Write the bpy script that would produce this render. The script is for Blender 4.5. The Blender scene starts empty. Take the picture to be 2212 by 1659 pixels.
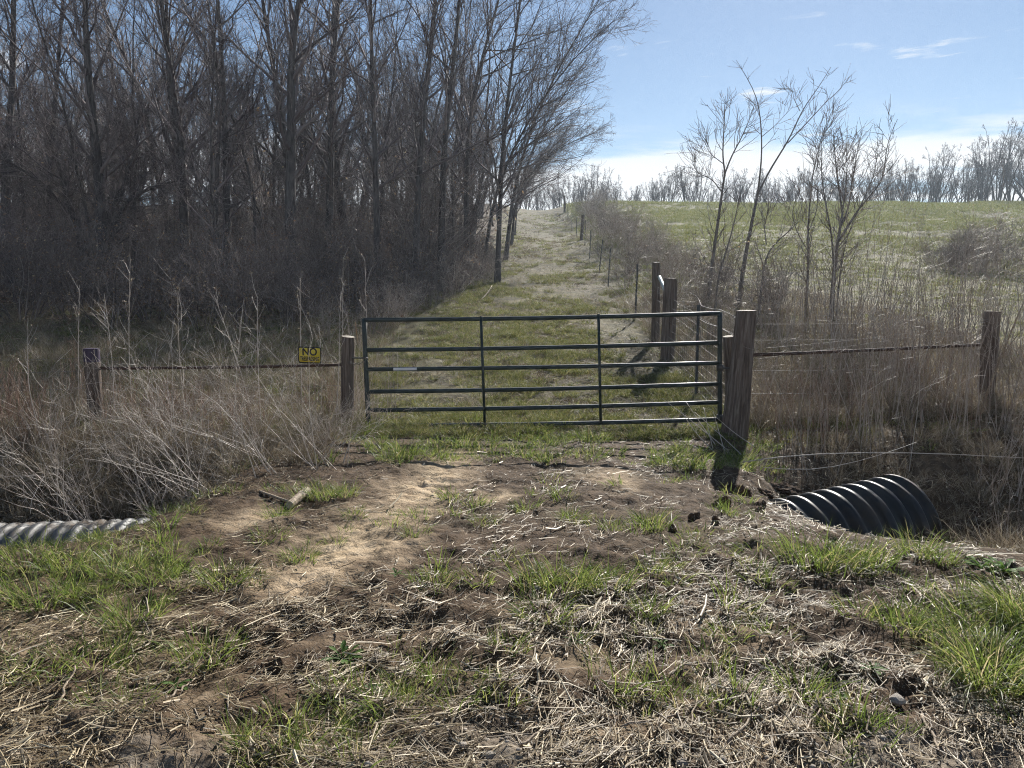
import bpy, math, random
import numpy as np
from mathutils import Vector

random.seed(7)
RNG = np.random.default_rng(11)
R = math.radians
SC = bpy.context.scene
COL = SC.collection

# ------------------------------------------------------------------ camera
PITCH = R(6.6)
CAMZ = 1.6
FPX, CX, CY = 1609.0, 1106.0, 829.5          # photo measured on a 2212 px wide view
cam_d = bpy.data.cameras.new('camera')
cam_d.sensor_width = 36.0
cam_d.lens = 36.0 * FPX / 2212.0
cam_d.clip_start = 0.05
cam_d.clip_end = 3000
cam = bpy.data.objects.new('camera', cam_d)
COL.objects.link(cam)
cam.location = (0, 0, CAMZ)
cam.rotation_euler = (math.pi / 2 - PITCH, 0, 0)
SC.camera = cam

# ------------------------------------------------------------------ world, sun, exposure
SUN_AZ, SUN_EL = R(21), R(32)                # to the right of straight ahead, above the frame
world = bpy.data.worlds.new('World')
SC.world = world
world.use_nodes = True
wn, wl = world.node_tree.nodes, world.node_tree.links
wn.clear()
w_out = wn.new('ShaderNodeOutputWorld')
w_bg = wn.new('ShaderNodeBackground')
w_bg.inputs['Strength'].default_value = 0.05
sky = wn.new('ShaderNodeTexSky')
sky.sky_type = 'NISHITA'
sky.sun_disc = False
sky.sun_elevation = SUN_EL
sky.sun_rotation = SUN_AZ
sky.altitude = 200
sky.air_density = 1.0
sky.dust_density = 0.1
sky.ozone_density = 2.2


def wmath(op, a, b=None, clamp=False):
    n = wn.new('ShaderNodeMath')
    n.operation = op
    n.use_clamp = clamp
    for i, v in enumerate((a, b)):
        if v is None:
            continue
        if isinstance(v, (int, float)):
            n.inputs[i].default_value = v
        else:
            wl.new(v, n.inputs[i])
    return n.outputs[0]


def wrange(v, a, b, c, d):
    n = wn.new('ShaderNodeMapRange')
    n.interpolation_type = 'SMOOTHSTEP'
    wl.new(v, n.inputs[0])
    for i, q in enumerate((a, b, c, d)):
        n.inputs[i + 1].default_value = q
    return n.outputs[0]


tc = wn.new('ShaderNodeTexCoord')
sep = wn.new('ShaderNodeSeparateXYZ')
wl.new(tc.outputs['Generated'], sep.inputs[0])
zz = wmath('MAXIMUM', sep.outputs[2], 0.02)
zz = wmath('ADD', zz, 0.06)
cu = wmath('DIVIDE', sep.outputs[0], zz)
cv = wmath('DIVIDE', sep.outputs[1], zz)
cmb = wn.new('ShaderNodeCombineXYZ')
wl.new(wmath('MULTIPLY', cu, 0.55), cmb.inputs[0])
wl.new(wmath('MULTIPLY', cv, 1.25), cmb.inputs[1])
cn1 = wn.new('ShaderNodeTexNoise')
wl.new(cmb.outputs[0], cn1.inputs['Vector'])
cn1.inputs['Scale'].default_value = 1.1
cn1.inputs['Detail'].default_value = 7
cn1.inputs['Roughness'].default_value = 0.58
cn1.inputs['Distortion'].default_value = 0.4
low = wrange(sep.outputs[2], 0.155, 0.24, 1.0, 0.0)      # stratus sheet near the horizon
c_low = wmath('MULTIPLY', wrange(wmath('ADD', cn1.outputs[0], wmath('MULTIPLY', low, 0.25)), 0.56, 0.74, 0, 1), low)
cmb2 = wn.new('ShaderNodeCombineXYZ')
wl.new(wmath('MULTIPLY', cu, 1.3), cmb2.inputs[0])
wl.new(wmath('ADD', wmath('MULTIPLY', cv, 2.2), wmath('MULTIPLY', cu, 0.8)), cmb2.inputs[1])
cn2 = wn.new('ShaderNodeTexNoise')
wl.new(cmb2.outputs[0], cn2.inputs['Vector'])
cn2.inputs['Scale'].default_value = 1.9
cn2.inputs['Detail'].default_value = 6
cn2.inputs['Roughness'].default_value = 0.55
c_hi = wmath('MULTIPLY', wrange(cn2.outputs[0], 0.60, 0.73, 0, 1), wrange(sep.outputs[2], 0.27, 0.40, 0.85, 0.0))
cmask = wmath('MAXIMUM', wmath('MULTIPLY', c_low, 0.92), c_hi)
cmix = wn.new('ShaderNodeMix')
cmix.data_type = 'RGBA'
wl.new(cmask, cmix.inputs['Factor'])
wl.new(sky.outputs[0], cmix.inputs['A'])
cmix.inputs['B'].default_value = (10.4, 10.4, 10.4, 1)
wl.new(cmix.outputs['Result'], w_bg.inputs['Color'])
wl.new(w_bg.outputs[0], w_out.inputs[0])

sun_d = bpy.data.lights.new('sun', 'SUN')
sun_d.energy = 5.0
sun_d.angle = R(0.55)
sun_d.color = (1.0, 0.955, 0.88)
sun = bpy.data.objects.new('sun', sun_d)
COL.objects.link(sun)
_to = Vector((math.sin(SUN_AZ) * math.cos(SUN_EL), math.cos(SUN_AZ) * math.cos(SUN_EL), math.sin(SUN_EL)))
sun.rotation_euler = _to.to_track_quat('Z', 'Y').to_euler()
sun.location = (20, 60, 45)

SC.view_settings.view_transform = 'Standard'
SC.view_settings.look = 'None'
SC.view_settings.exposure = 0.95
SC.view_settings.gamma = 1.0
SC.view_settings.use_curve_mapping = False
SC.render.engine = 'CYCLES'
SC.cycles.use_denoising = True
SC.cycles.denoiser = 'OPENIMAGEDENOISE'
SC.cycles.denoising_input_passes = 'RGB_ALBEDO_NORMAL'
SC.cycles.denoising_prefilter = 'NONE'
SC.cycles.filter_width = 1.1
SC.cycles.max_bounces = 4
SC.cycles.diffuse_bounces = 2
SC.cycles.glossy_bounces = 1
SC.cycles.transmission_bounces = 2
SC.cycles.volume_bounces = 0
SC.cycles.use_adaptive_sampling = True
SC.cycles.adaptive_threshold = 0.04
SC.cycles.debug_use_spatial_splits = True
SC.cycles.transparent_max_bounces = 4
SC.cycles.caustics_reflective = False
SC.cycles.caustics_refractive = False
SC.cycles.sample_clamp_indirect = 3.0
SC.cycles.sample_clamp_direct = 6.0


# ------------------------------------------------------------------ pixel helpers
def ray(px, py):
    r, u = (px - CX) / FPX, -(py - CY) / FPX
    return np.array([r, math.cos(PITCH) + math.sin(PITCH) * u, -math.sin(PITCH) + math.cos(PITCH) * u])


def at(px, py, Y):
    d = ray(px, py)
    return np.array([0, 0, CAMZ]) + d * (Y / d[1])


# ------------------------------------------------------------------ noise and terrain
def _hash(ix, iy, seed):
    h = (ix.astype(np.int64) * 374761393 + iy.astype(np.int64) * 668265263 + seed * 974634777) & 0x7fffffff
    h = ((h ^ (h >> 13)) * 1274126177) & 0x7fffffff
    h = (h ^ (h >> 16)) & 0xffff
    return h / 65535.0


def vnoise(x, y, seed=0):
    x, y = np.asarray(x, float), np.asarray(y, float)
    ix, iy = np.floor(x), np.floor(y)
    fx, fy = x - ix, y - iy
    ux, uy = fx * fx * (3 - 2 * fx), fy * fy * (3 - 2 * fy)
    a, b = _hash(ix, iy, seed), _hash(ix + 1, iy, seed)
    c, d = _hash(ix, iy + 1, seed), _hash(ix + 1, iy + 1, seed)
    return (a * (1 - ux) + b * ux) * (1 - uy) + (c * (1 - ux) + d * ux) * uy


def fbm(x, y, seed=0, octv=4, lac=2.1, gain=0.5):
    s, amp, tot = 0, 1.0, 0
    for k in range(octv):
        s = s + amp * vnoise(x * lac ** k + 17.3 * k, y * lac ** k - 9.1 * k, seed + k)
        tot += amp
        amp *= gain
    return s / tot


def sstep(a, b, x):
    t = np.clip((np.asarray(x, float) - a) / (b - a), 0, 1)
    return t * t * (3 - 2 * t)


_ty = np.linspace(-20, 700, 7201)
_sl = np.where(_ty < 8.5, 0.0, 0.110 + 0.001476 * (_ty - 8.5))
_sl = _sl * (1 - sstep(76, 86, _ty)) + (-0.05) * sstep(78, 95, _ty) * (1 - sstep(150, 260, _ty))
_sl = np.where(_ty < 8.5, 0.0, _sl * np.clip((_ty - 8.5) / 2.0, 0, 1))
_tz = np.cumsum(_sl) * (_ty[1] - _ty[0])


def lane_c(y):
    return 0.4 + (np.asarray(y, float) - 9) * 0.036


def Hs(x, y):
    """smooth terrain height"""
    x, y = np.asarray(x, float), np.asarray(y, float)
    z = np.interp(y, _ty, _tz)
    z = z - 0.8 * np.exp(-((x - lane_c(y)) / 4.0) ** 2) * sstep(35, 78, y)
    z = z + (fbm(x * 0.07, y * 0.07, 3, 3) - 0.5) * 0.9 * sstep(14, 40, y)
    # roadside ditch crossed by the drive
    dl = 0.88 * np.exp(-((y - 6.65) / 1.15) ** 2) * sstep(-2.35, -3.7, x)
    dr = 0.95 * np.exp(-((y - 6.65 + 0.12 * np.clip(x - 3, 0, 6)) / 1.15) ** 2) * sstep(1.75, 3.5, x)
    z = z - dl - dr
    z = z - 0.05 * sstep(2.0, 3.5, np.abs(x)) * sstep(6, 4, y)
    # spoil heap beside the black pipe
    z = z + 0.12 * np.exp(-((x - 2.35) / 0.33) ** 2 - ((y - 6.95) / 0.25) ** 2)
    z = z - 0.13 * np.exp(-((x - 1.95) / 0.22) ** 2 - ((y - 6.25) / 0.16) ** 2)
    z = z + 0.22 * sstep(2.8, 6, x) * sstep(7.9, 9.6, y)
    return z


def sandm(x, y):
    cx = np.interp(y, [3.9, 4.3, 5.0, 5.7, 6.5, 7.4], [-1.25, -1.15, -1.0, -0.85, -0.72, -0.55])
    w = np.interp(y, [3.9, 4.3, 5.2, 6.3, 7.2, 8.0], [0.14, 0.36, 0.42, 0.36, 0.26, 0.08])
    a = 1 - np.abs(x - cx) / w * 0.8
    a = a * sstep(3.7, 4.4, y)
    a = np.maximum(a, 0.5 - ((x + 0.15) / 0.3) ** 2 - ((y - 5.9) / 0.35) ** 2)
    a = np.maximum(a, 0.45 - ((x - 0.85) / 0.55) ** 2 - ((y - 6.5) / 0.8) ** 2)
    a = np.maximum(a, 0.5 - ((x + 1.9) / 0.5) ** 2 - ((y - 5.35) / 0.5) ** 2)
    return np.clip(a + (fbm(x * 3.2, y * 3.2, 41, 5, 2.1, 0.65) - 0.48) * 1.45, 0, 1)


def greenm(x, y):
    g = 0.42 * sstep(-1.2, -2.4, x) * sstep(2.9, 3.6, y) * sstep(5.9, 5.2, y)
    g = np.maximum(g, 0.6 * sstep(1.45, 2.4, x - 0.0 * y) * sstep(2.7, 3.4, y) * sstep(5.8, 5.0, y))
    g = np.maximum(g, 1.0 * sstep(6.9, 7.8, y) * sstep(11, 9.6, y) * sstep(3.4, 2.4, np.abs(x)))
    g = np.maximum(g, 0.2)
    return np.clip(g, 0, 1) * np.clip((fbm(x * 2.4, y * 2.4, 57, 3) - 0.47) * 6.5, 0, 1)


def H(x, y):
    x, y = np.asarray(x, float), np.asarray(y, float)
    z = Hs(x, y)
    near = sstep(14, 8, y)
    z = z + (fbm(x * 1.3, y * 1.3, 5, 3) - 0.5) * 0.09 * (0.4 + 0.6 * near)
    z = z + (fbm(x * 6.5, y * 6.5, 9, 3) - 0.5) * 0.05 * near * (0.35 + 0.65 * sstep(8.0, 6.4, y))
    s = sandm(x, y)
    z = z + ((fbm(x * 10.5, y * 10.5, 15, 3) - 0.5) * 0.11 + (fbm(x * 4.2, y * 4.2, 18, 2) - 0.5) * 0.07) * (0.3 * sstep(7.6, 6.0, y) + 0.6 * sstep(5.3, 3.9, y)) * (1 - 0.8 * s)
    z = z + (fbm(x * 2.6, y * 2.6, 16, 3) - 0.5) * 0.13 * sstep(8.6, 10.5, y) * sstep(45, 30, y)
    # hoof prints and crumbs in the bare earth
    z = z + (fbm(x * 17, y * 24, 21, 3) - 0.5) * 0.030 * near * (1 - 0.45 * s)
    pit = np.clip(fbm(x * 21 + 3, y * 21, 25, 2) - 0.60, 0, 1)
    z = z - 0.11 * pit * s * sstep(8.5, 7.5, y)
    tread = np.sin(2 * math.pi * (y + 0.35 * np.abs(x + 0.9)) / 0.16) * sstep(0.30, 0.18, np.abs(x - np.interp(y, [4.3, 6.5, 7.4], [-1.12, -0.74, -0.58])))
    z = z + 0.009 * tread * s * sstep(8.0, 7.0, y) * sstep(4.2, 4.8, y)
    return z


def Hf(x, y):
    return float(H(np.array([x]), np.array([y]))[0])


def ground_at(px, py):
    d = ray(px, py)
    t = np.linspace(2.0, 120, 12000)
    p = np.array([0, 0, CAMZ])[None] + d[None] * t[:, None]
    below = p[:, 2] < Hs(p[:, 0], p[:, 1])
    i = int(np.argmax(below)) if below.any() else len(t) - 1
    return np.array([p[i, 0], p[i, 1], Hf(p[i, 0], p[i, 1])])


# ------------------------------------------------------------------ mesh helpers
def make_mesh(name, v, q, mats=(), smooth=True, tri=None, mat_idx=None, uvless=True):
    v = np.asarray(v, np.float32).reshape(-1, 3)
    q = np.asarray(q, np.int32).reshape(-1, 4) if q is not None and len(q) else np.zeros((0, 4), np.int32)
    t = np.asarray(tri, np.int32).reshape(-1, 3) if tri is not None and len(tri) else np.zeros((0, 3), np.int32)
    me = bpy.data.meshes.new(name)
    me.vertices.add(len(v))
    me.vertices.foreach_set('co', v.ravel())
    loops = np.concatenate([q.ravel(), t.ravel()])
    starts = np.concatenate([np.arange(len(q)) * 4, len(q) * 4 + np.arange(len(t)) * 3]).astype(np.int32)
    me.loops.add(len(loops))
    me.loops.foreach_set('vertex_index', loops.astype(np.int32))
    me.polygons.add(len(q) + len(t))
    me.polygons.foreach_set('loop_start', starts)
    if smooth:
        me.polygons.foreach_set('use_smooth', np.ones(len(q) + len(t), bool))
    for m in mats:
        me.materials.append(m)
    if mat_idx is not None:
        me.polygons.foreach_set('material_index', np.asarray(mat_idx, np.int32))
    me.update(calc_edges=True)
    me.validate()
    return me


class MB:
    """collects quads and tris into one mesh"""

    def __init__(self):
        self.v, self.q, self.t, self.n = [], [], [], 0

    def add(self, v, q=None, t=None):
        v = np.asarray(v, float).reshape(-1, 3)
        self.v.append(v)
        if q is not None and len(q):
            self.q.append(np.asarray(q, int).reshape(-1, 4) + self.n)
        if t is not None and len(t):
            self.t.append(np.asarray(t, int).reshape(-1, 3) + self.n)
        self.n += len(v)

    def mesh(self, name, *mats, smooth=True):
        return make_mesh(name, np.concatenate(self.v), np.concatenate(self.q) if self.q else None, mats, smooth,
                         np.concatenate(self.t) if self.t else None)


def tubes(mb, pts, rad, S=3, cap=False):
    """pts (N,P,3), rad (N,P): N tubes at once"""
    pts = np.asarray(pts, float)
    if pts.ndim == 2:
        pts, rad = pts[None], np.asarray(rad, float)[None]
    rad = np.asarray(rad, float)
    N, P, _ = pts.shape
    if N == 0:
        return
    tan = np.gradient(pts, axis=1)
    tan /= np.linalg.norm(tan, axis=2, keepdims=True) + 1e-9
    mean = pts[:, -1] - pts[:, 0]
    mean /= np.linalg.norm(mean, axis=1, keepdims=True) + 1e-9
    ref = np.where(np.abs(mean[:, 2:3]) > 0.8, np.array([[1.0, 0.13, 0]]), np.array([[0.1, 0.07, 1.0]]))
    ref = np.repeat(ref[:, None], P, 1)
    u = np.cross(tan, ref)
    u /= np.linalg.norm(u, axis=2, keepdims=True) + 1e-9
    w = np.cross(tan, u)
    a = np.arange(S) * 2 * math.pi / S
    ring = u[:, :, None] * np.cos(a)[None, None, :, None] + w[:, :, None] * np.sin(a)[None, None, :, None]
    v = pts[:, :, None] + ring * rad[:, :, None, None]
    base = (np.arange(N) * P * S)[:, None, None]
    i = (np.arange(P - 1) * S)[None, :, None]
    j = np.arange(S)[None, None, :]
    j2 = (np.arange(S) + 1) % S
    j2 = j2[None, None, :]
    q = np.stack([base + i + j, base + i + j2, base + i + S + j2, base + i + S + j], -1).reshape(-1, 4)
    tri = None
    if cap:
        tr = []
        for n in range(N):
            b0, b1 = n * P * S, n * P * S + (P - 1) * S
            for k in range(1, S - 1):
                tr.append((b0, b0 + k + 1, b0 + k))
                tr.append((b1, b1 + k, b1 + k + 1))
        tri = tr
    mb.add(v, q, tri)


def norm(a):
    return a / (np.linalg.norm(a, axis=-1, keepdims=True) + 1e-9)


def grow(pos, d, length, P, wob, up, rng, bias=(0, 0, 0)):
    pos, d = np.array(pos, float), norm(np.array(d, float))
    N = len(pos)
    length = np.broadcast_to(np.asarray(length, float), (N,))
    out = [pos]
    step = (length / (P - 1))[:, None]
    b = np.array(bias, float)[None]
    for k in range(P - 1):
        d = norm(d + rng.normal(0, wob, (N, 3)) + np.array([[0, 0, up]]) + b)
        pos = pos + d * step
        out.append(pos)
    return np.stack(out, 1)


def taper(r0, r1, P, N=1, power=1.0):
    t = np.linspace(0, 1, P)[None] ** power
    r0 = np.broadcast_to(np.asarray(r0, float), (N,))[:, None]
    r1 = np.broadcast_to(np.asarray(r1, float), (N,))[:, None]
    return r0 * (1 - t) + r1 * t


def spawn(par, parr, n, t0, t1, ang, rng, even=False):
    """n children per parent polyline -> positions, directions, radii, t"""
    N, P, _ = par.shape
    t = t0 + (t1 - t0) * rng.random((N, n)) ** 0.85
    if even:
        t = t0 + (t1 - t0) * (np.arange(n)[None] + rng.random((N, n))) / n
    f = t * (P - 1)
    i = np.minimum(f.astype(int), P - 2)
    f = f - i
    rows = np.arange(N)[:, None]
    p = par[rows, i] * (1 - f[..., None]) + par[rows, i + 1] * f[..., None]
    tan = norm(par[rows, i + 1] - par[rows, i])
    r = parr[rows, i] * (1 - f) + parr[rows, i + 1] * f
    rnd = rng.normal(0, 1, (N, n, 3))
    side = norm(rnd - (rnd * tan).sum(-1, keepdims=True) * tan)
    a = rng.uniform(ang[0], ang[1], (N, n))[..., None]
    d = tan * np.cos(a) + side * np.sin(a)
    return p.reshape(-1, 3), d.reshape(-1, 3), r.reshape(-1), t.reshape(-1)


def resample(path, P):
    path = np.asarray(path, float)
    k = np.linspace(0, 1, len(path))
    seg = np.concatenate([[0], np.cumsum(np.linalg.norm(np.diff(path, axis=0), axis=1))])
    k = seg / seg[-1]
    t = np.linspace(0, 1, P)
    lin = np.stack([np.interp(t, k, path[:, i]) for i in range(3)], 1)
    sm = lin.copy()
    for _ in range(2):
        sm[1:-1] = 0.25 * sm[:-2] + 0.5 * sm[1:-1] + 0.25 * sm[2:]
    return sm


# ------------------------------------------------------------------ object helpers
def tag(o, label=None, cat=None, group=None, kind=None):
    if label:
        o['label'] = label
    if cat:
        o['category'] = cat
    if group:
        o['group'] = group
    if kind:
        o['kind'] = kind
    return o


def link(name, me, parent=None, loc=None):
    o = bpy.data.objects.new(name, me)
    COL.objects.link(o)
    if parent is not None:
        o.parent = parent
    if loc is not None:
        o.location = loc
    return o


def empty(name, loc, rz=0.0):
    o = bpy.data.objects.new(name, None)
    COL.objects.link(o)
    o.location = loc
    o.rotation_euler = (0, 0, rz)
    o.empty_display_size = 0.2
    return o


def place(name, parts, loc, rz=0.0, scale=1.0, tilt=(0, 0)):
    """an Empty with shared part meshes: parts = [(name, mesh), ...]"""
    o = empty(name, loc, rz)
    o.scale = (scale, scale, scale) if not isinstance(scale, tuple) else scale
    o.rotation_euler = (tilt[0], tilt[1], rz)
    for n, me in parts:
        link(n, me, o)
    return o


# ------------------------------------------------------------------ materials
def new_mat(name):
    m = bpy.data.materials.new(name)
    m.use_nodes = True
    nt = m.node_tree
    bs = nt.nodes['Principled BSDF']
    return m, nt, bs


def nd(nt, typ, **kw):
    n = nt.nodes.new(typ)
    for k, v in kw.items():
        if hasattr(n, k):
            setattr(n, k, v)
        else:
            n.inputs[k].default_value = v
    return n


def ramp(nt, fac, stops):
    n = nt.nodes.new('ShaderNodeValToRGB')
    cr = n.color_ramp
    while len(cr.elements) < len(stops):
        cr.elements.new(0.5)
    for e, (p, c) in zip(cr.elements, stops):
        e.position = p
        e.color = (*c, 1)
    nt.links.new(fac, n.inputs[0])
    return n.outputs[0]


def mixc(nt, fac, a, b, mode='MIX'):
    n = nt.nodes.new('ShaderNodeMix')
    n.data_type = 'RGBA'
    n.blend_type = mode
    for s, v in (('Factor', fac), ('A', a), ('B', b)):
        if isinstance(v, (int, float)):
            n.inputs[s].default_value = v
        elif isinstance(v, tuple):
            n.inputs[s].default_value = (*v, 1)
        else:
            nt.links.new(v, n.inputs[s])
    return n.outputs['Result']


def mth(nt, op, a, b=0.0, clamp=False):
    n = nt.nodes.new('ShaderNodeMath')
    n.operation = op
    n.use_clamp = clamp
    for i, v in enumerate((a, b)):
        if isinstance(v, (int, float)):
            n.inputs[i].default_value = v
        else:
            nt.links.new(v, n.inputs[i])
    return n.outputs[0]


def noise(nt, scale, detail=4, rough=0.55, vec=None, dist=0.0):
    n = nt.nodes.new('ShaderNodeTexNoise')
    n.inputs['Scale'].default_value = scale
    n.inputs['Detail'].default_value = detail
    n.inputs['Roughness'].default_value = rough
    n.inputs['Distortion'].default_value = dist
    if vec is not None:
        nt.links.new(vec, n.inputs['Vector'])
    return n.outputs[0]


def coord(nt, which='Object', scale=(1, 1, 1)):
    t = nt.nodes.new('ShaderNodeTexCoord')
    m = nt.nodes.new('ShaderNodeMapping')
    nt.links.new(t.outputs[which], m.inputs[0])
    m.inputs['Scale'].default_value = scale
    return m.outputs[0]


def bump(nt, bs, h, strength, dist):
    b = nt.nodes.new('ShaderNodeBump')
    b.inputs['Strength'].default_value = strength
    b.inputs['Distance'].default_value = dist
    nt.links.new(h, b.inputs['Height'])
    nt.links.new(b.outputs[0], bs.inputs['Normal'])


def blade_mat(name, stops, transl=0.35, rough=0.5, spec=0.4):
    """thin plant matter: every blade or stalk takes its own tint"""
    m, nt, bs = new_mat(name)
    g = nt.nodes.new('ShaderNodeNewGeometry')
    c = ramp(nt, g.outputs['Random Per Island'], stops)
    nt.links.new(c, bs.inputs['Base Color'])
    bs.inputs['Roughness'].default_value = rough
    bs.inputs['Specular IOR Level'].default_value = spec
    if transl > 0:
        t = nt.nodes.new('ShaderNodeBsdfTranslucent')
        nt.links.new(c, t.inputs[0])
        mx = nt.nodes.new('ShaderNodeMixShader')
        mx.inputs[0].default_value = transl
        nt.links.new(bs.outputs[0], mx.inputs[1])
        nt.links.new(t.outputs[0], mx.inputs[2])
        nt.links.new(mx.outputs[0], nt.nodes['Material Output'].inputs[0])
    return m


def bark_mat(name, c1, c2, sc=(14, 14, 2.2), rough=0.9, bstr=0.7):
    m, nt, bs = new_mat(name)
    v = coord(nt, 'Object', sc)
    n1 = noise(nt, 1.6, 5, 0.6, v)
    c = ramp(nt, n1, [(0.32, c1), (0.68, c2)])
    nt.links.new(c, bs.inputs['Base Color'])
    bs.inputs['Roughness'].default_value = rough
    bs.inputs['Specular IOR Level'].default_value = 0.25
    bump(nt, bs, n1, bstr, 0.02)
    return m


M = {}
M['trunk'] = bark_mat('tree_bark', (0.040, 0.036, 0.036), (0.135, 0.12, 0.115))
M['sapbark'] = bark_mat('sapling_bark', (0.10, 0.09, 0.085), (0.24, 0.215, 0.195), (30, 30, 6))
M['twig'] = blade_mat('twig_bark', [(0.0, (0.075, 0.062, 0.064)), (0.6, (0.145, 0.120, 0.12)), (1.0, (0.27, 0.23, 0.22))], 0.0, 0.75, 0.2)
M['shrubtwig'] = blade_mat('shrub_twig', [(0.0, (0.085, 0.068, 0.065)), (0.7, (0.19, 0.158, 0.147)), (1.0, (0.38, 0.335, 0.305))], 0.0, 0.75, 0.2)
M['dryleaf'] = blade_mat('dry_leaf', [(0.0, (0.16, 0.085, 0.05)), (0.6, (0.30, 0.19, 0.11)), (1.0, (0.50, 0.40, 0.26))], 0.4, 0.5, 0.4)
M['redweed'] = blade_mat('red_weed', [(0.0, (0.15, 0.085, 0.058)), (0.6, (0.30, 0.19, 0.135)), (1.0, (0.46, 0.36, 0.27))], 0.15, 0.6, 0.3)
M['palestalk'] = blade_mat('pale_stalk', [(0.0, (0.24, 0.195, 0.16)), (0.5, (0.46, 0.40, 0.345)), (1.0, (0.66, 0.61, 0.55))], 0.15, 0.5, 0.5)
M['weedstalk'] = blade_mat('weed_stalk', [(0.0, (0.20, 0.15, 0.12)), (0.5, (0.38, 0.31, 0.26)), (1.0, (0.58, 0.53, 0.47))], 0.15, 0.5, 0.4)
M['straw'] = blade_mat('straw', [(0.0, (0.06, 0.038, 0.020)), (0.45, (0.19, 0.135, 0.073)), (0.8, (0.40, 0.305, 0.175)), (1.0, (0.64, 0.54, 0.36))], 0.2, 0.5, 0.3)
M['coarse'] = blade_mat('coarse_stem', [(0.0, (0.10, 0.068, 0.038)), (0.5, (0.33, 0.255, 0.15)), (1.0, (0.62, 0.53, 0.36))], 0.1, 0.5, 0.35)
M['lanelitter'] = blade_mat('lane_litter', [(0.0, (0.04, 0.029, 0.019)), (0.6, (0.13, 0.10, 0.064)), (1.0, (0.34, 0.26, 0.135))], 0.25, 0.65, 0.15)
M['grass'] = blade_mat('green_grass', [(0.0, (0.06, 0.095, 0.022)), (0.4, (0.16, 0.215, 0.048)), (0.72, (0.25, 0.29, 0.07)), (0.82, (0.34, 0.31, 0.13)), (1.0, (0.46, 0.38, 0.22))], 0.55, 0.45, 0.35)
M['fieldgrass'] = blade_mat('field_grass', [(0.0, (0.085, 0.105, 0.030)), (0.5, (0.17, 0.195, 0.055)), (0.8, (0.25, 0.24, 0.09)), (1.0, (0.38, 0.32, 0.18))], 0.5, 0.5, 0.3)
M['lanegrass'] = blade_mat('lane_grass', [(0.0, (0.07, 0.085, 0.026)), (0.5, (0.15, 0.165, 0.05)), (0.8, (0.25, 0.235, 0.085)), (1.0, (0.40, 0.33, 0.19))], 0.5, 0.5, 0.3)
M['drygrass'] = blade_mat('dry_grass', [(0.0, (0.10, 0.075, 0.05)), (0.5, (0.23, 0.185, 0.125)), (1.0, (0.44, 0.38, 0.275))], 0.3, 0.5, 0.4)
M['weedleaf'] = blade_mat('weed_leaf', [(0.0, (0.06, 0.13, 0.03)), (1.0, (0.16, 0.26, 0.055))], 0.45, 0.65, 0.2)


def ground_mat():
    m, nt, bs = new_mat('earth')

    def at_(n):
        a = nt.nodes.new('ShaderNodeAttribute')
        a.attribute_name = n
        return a.outputs['Fac']
    v = coord(nt, 'Object')
    n_big, n_mid, n_fine = noise(nt, 1.2, 4, 0.6, v), noise(nt, 9, 5, 0.65, v), noise(nt, 60, 4, 0.7, v)
    soil = ramp(nt, n_mid, [(0.30, (0.038, 0.023, 0.013)), (0.52, (0.090, 0.057, 0.032)), (0.75, (0.17, 0.112, 0.065))])
    sand = ramp(nt, n_mid, [(0.26, (0.24, 0.165, 0.10)), (0.46, (0.46, 0.345, 0.22)), (0.72, (0.58, 0.46, 0.32))])
    c = mixc(nt, at_('sand'), soil, sand)
    turf = ramp(nt, noise(nt, 2.2, 6, 0.7, v), [(0.36, (0.05, 0.045, 0.022)), (0.50, (0.13, 0.12, 0.05)), (0.64, (0.22, 0.19, 0.095))])
    c = mixc(nt, at_('turf'), c, turf)
    litter = ramp(nt, n_mid, [(0.28, (0.045, 0.032, 0.022)), (0.5, (0.12, 0.085, 0.055)), (0.72, (0.24, 0.175, 0.11))])
    c = mixc(nt, at_('wood'), c, litter)
    grav = ramp(nt, noise(nt, 45, 3, 0.6, v), [(0.3, (0.13, 0.105, 0.08)), (0.55, (0.30, 0.255, 0.20)), (0.75, (0.46, 0.42, 0.36))])
    c = mixc(nt, at_('gravel'), c, grav)
    dk = mth(nt, 'SUBTRACT', 0.5, mth(nt, 'MULTIPLY', at_('sand'), 0.35))
    c = mixc(nt, mth(nt, 'MULTIPLY', n_fine, dk), c, (0.03, 0.02, 0.013), 'MIX')
    nt.links.new(c, bs.inputs['Base Color'])
    bs.inputs['Roughness'].default_value = 0.92
    bs.inputs['Specular IOR Level'].default_value = 0.2
    n_pit = noise(nt, 30, 3, 0.6, v, 0.6)
    hh = mth(nt, 'ADD', mth(nt, 'MULTIPLY', n_mid, 0.5), mth(nt, 'MULTIPLY', n_fine, 0.35))
    hh = mth(nt, 'ADD', hh, mth(nt, 'MULTIPLY', n_pit, 0.6))
    bump(nt, bs, hh, 0.75, 0.03)
    return m


M['earth'] = ground_mat()


def plain(name, c1, c2, rough, sc=6, metal=0.0, bstr=0.0, spec=0.5, stretch=(1, 1, 1)):
    m, nt, bs = new_mat(name)
    n1 = noise(nt, sc, 5, 0.65, coord(nt, 'Object', stretch))
    nt.links.new(ramp(nt, n1, [(0.3, c1), (0.7, c2)]), bs.inputs['Base Color'])
    bs.inputs['Roughness'].default_value = rough
    bs.inputs['Metallic'].default_value = metal
    bs.inputs['Specular IOR Level'].default_value = spec
    if bstr:
        bump(nt, bs, n1, bstr, 0.01)
    return m


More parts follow.
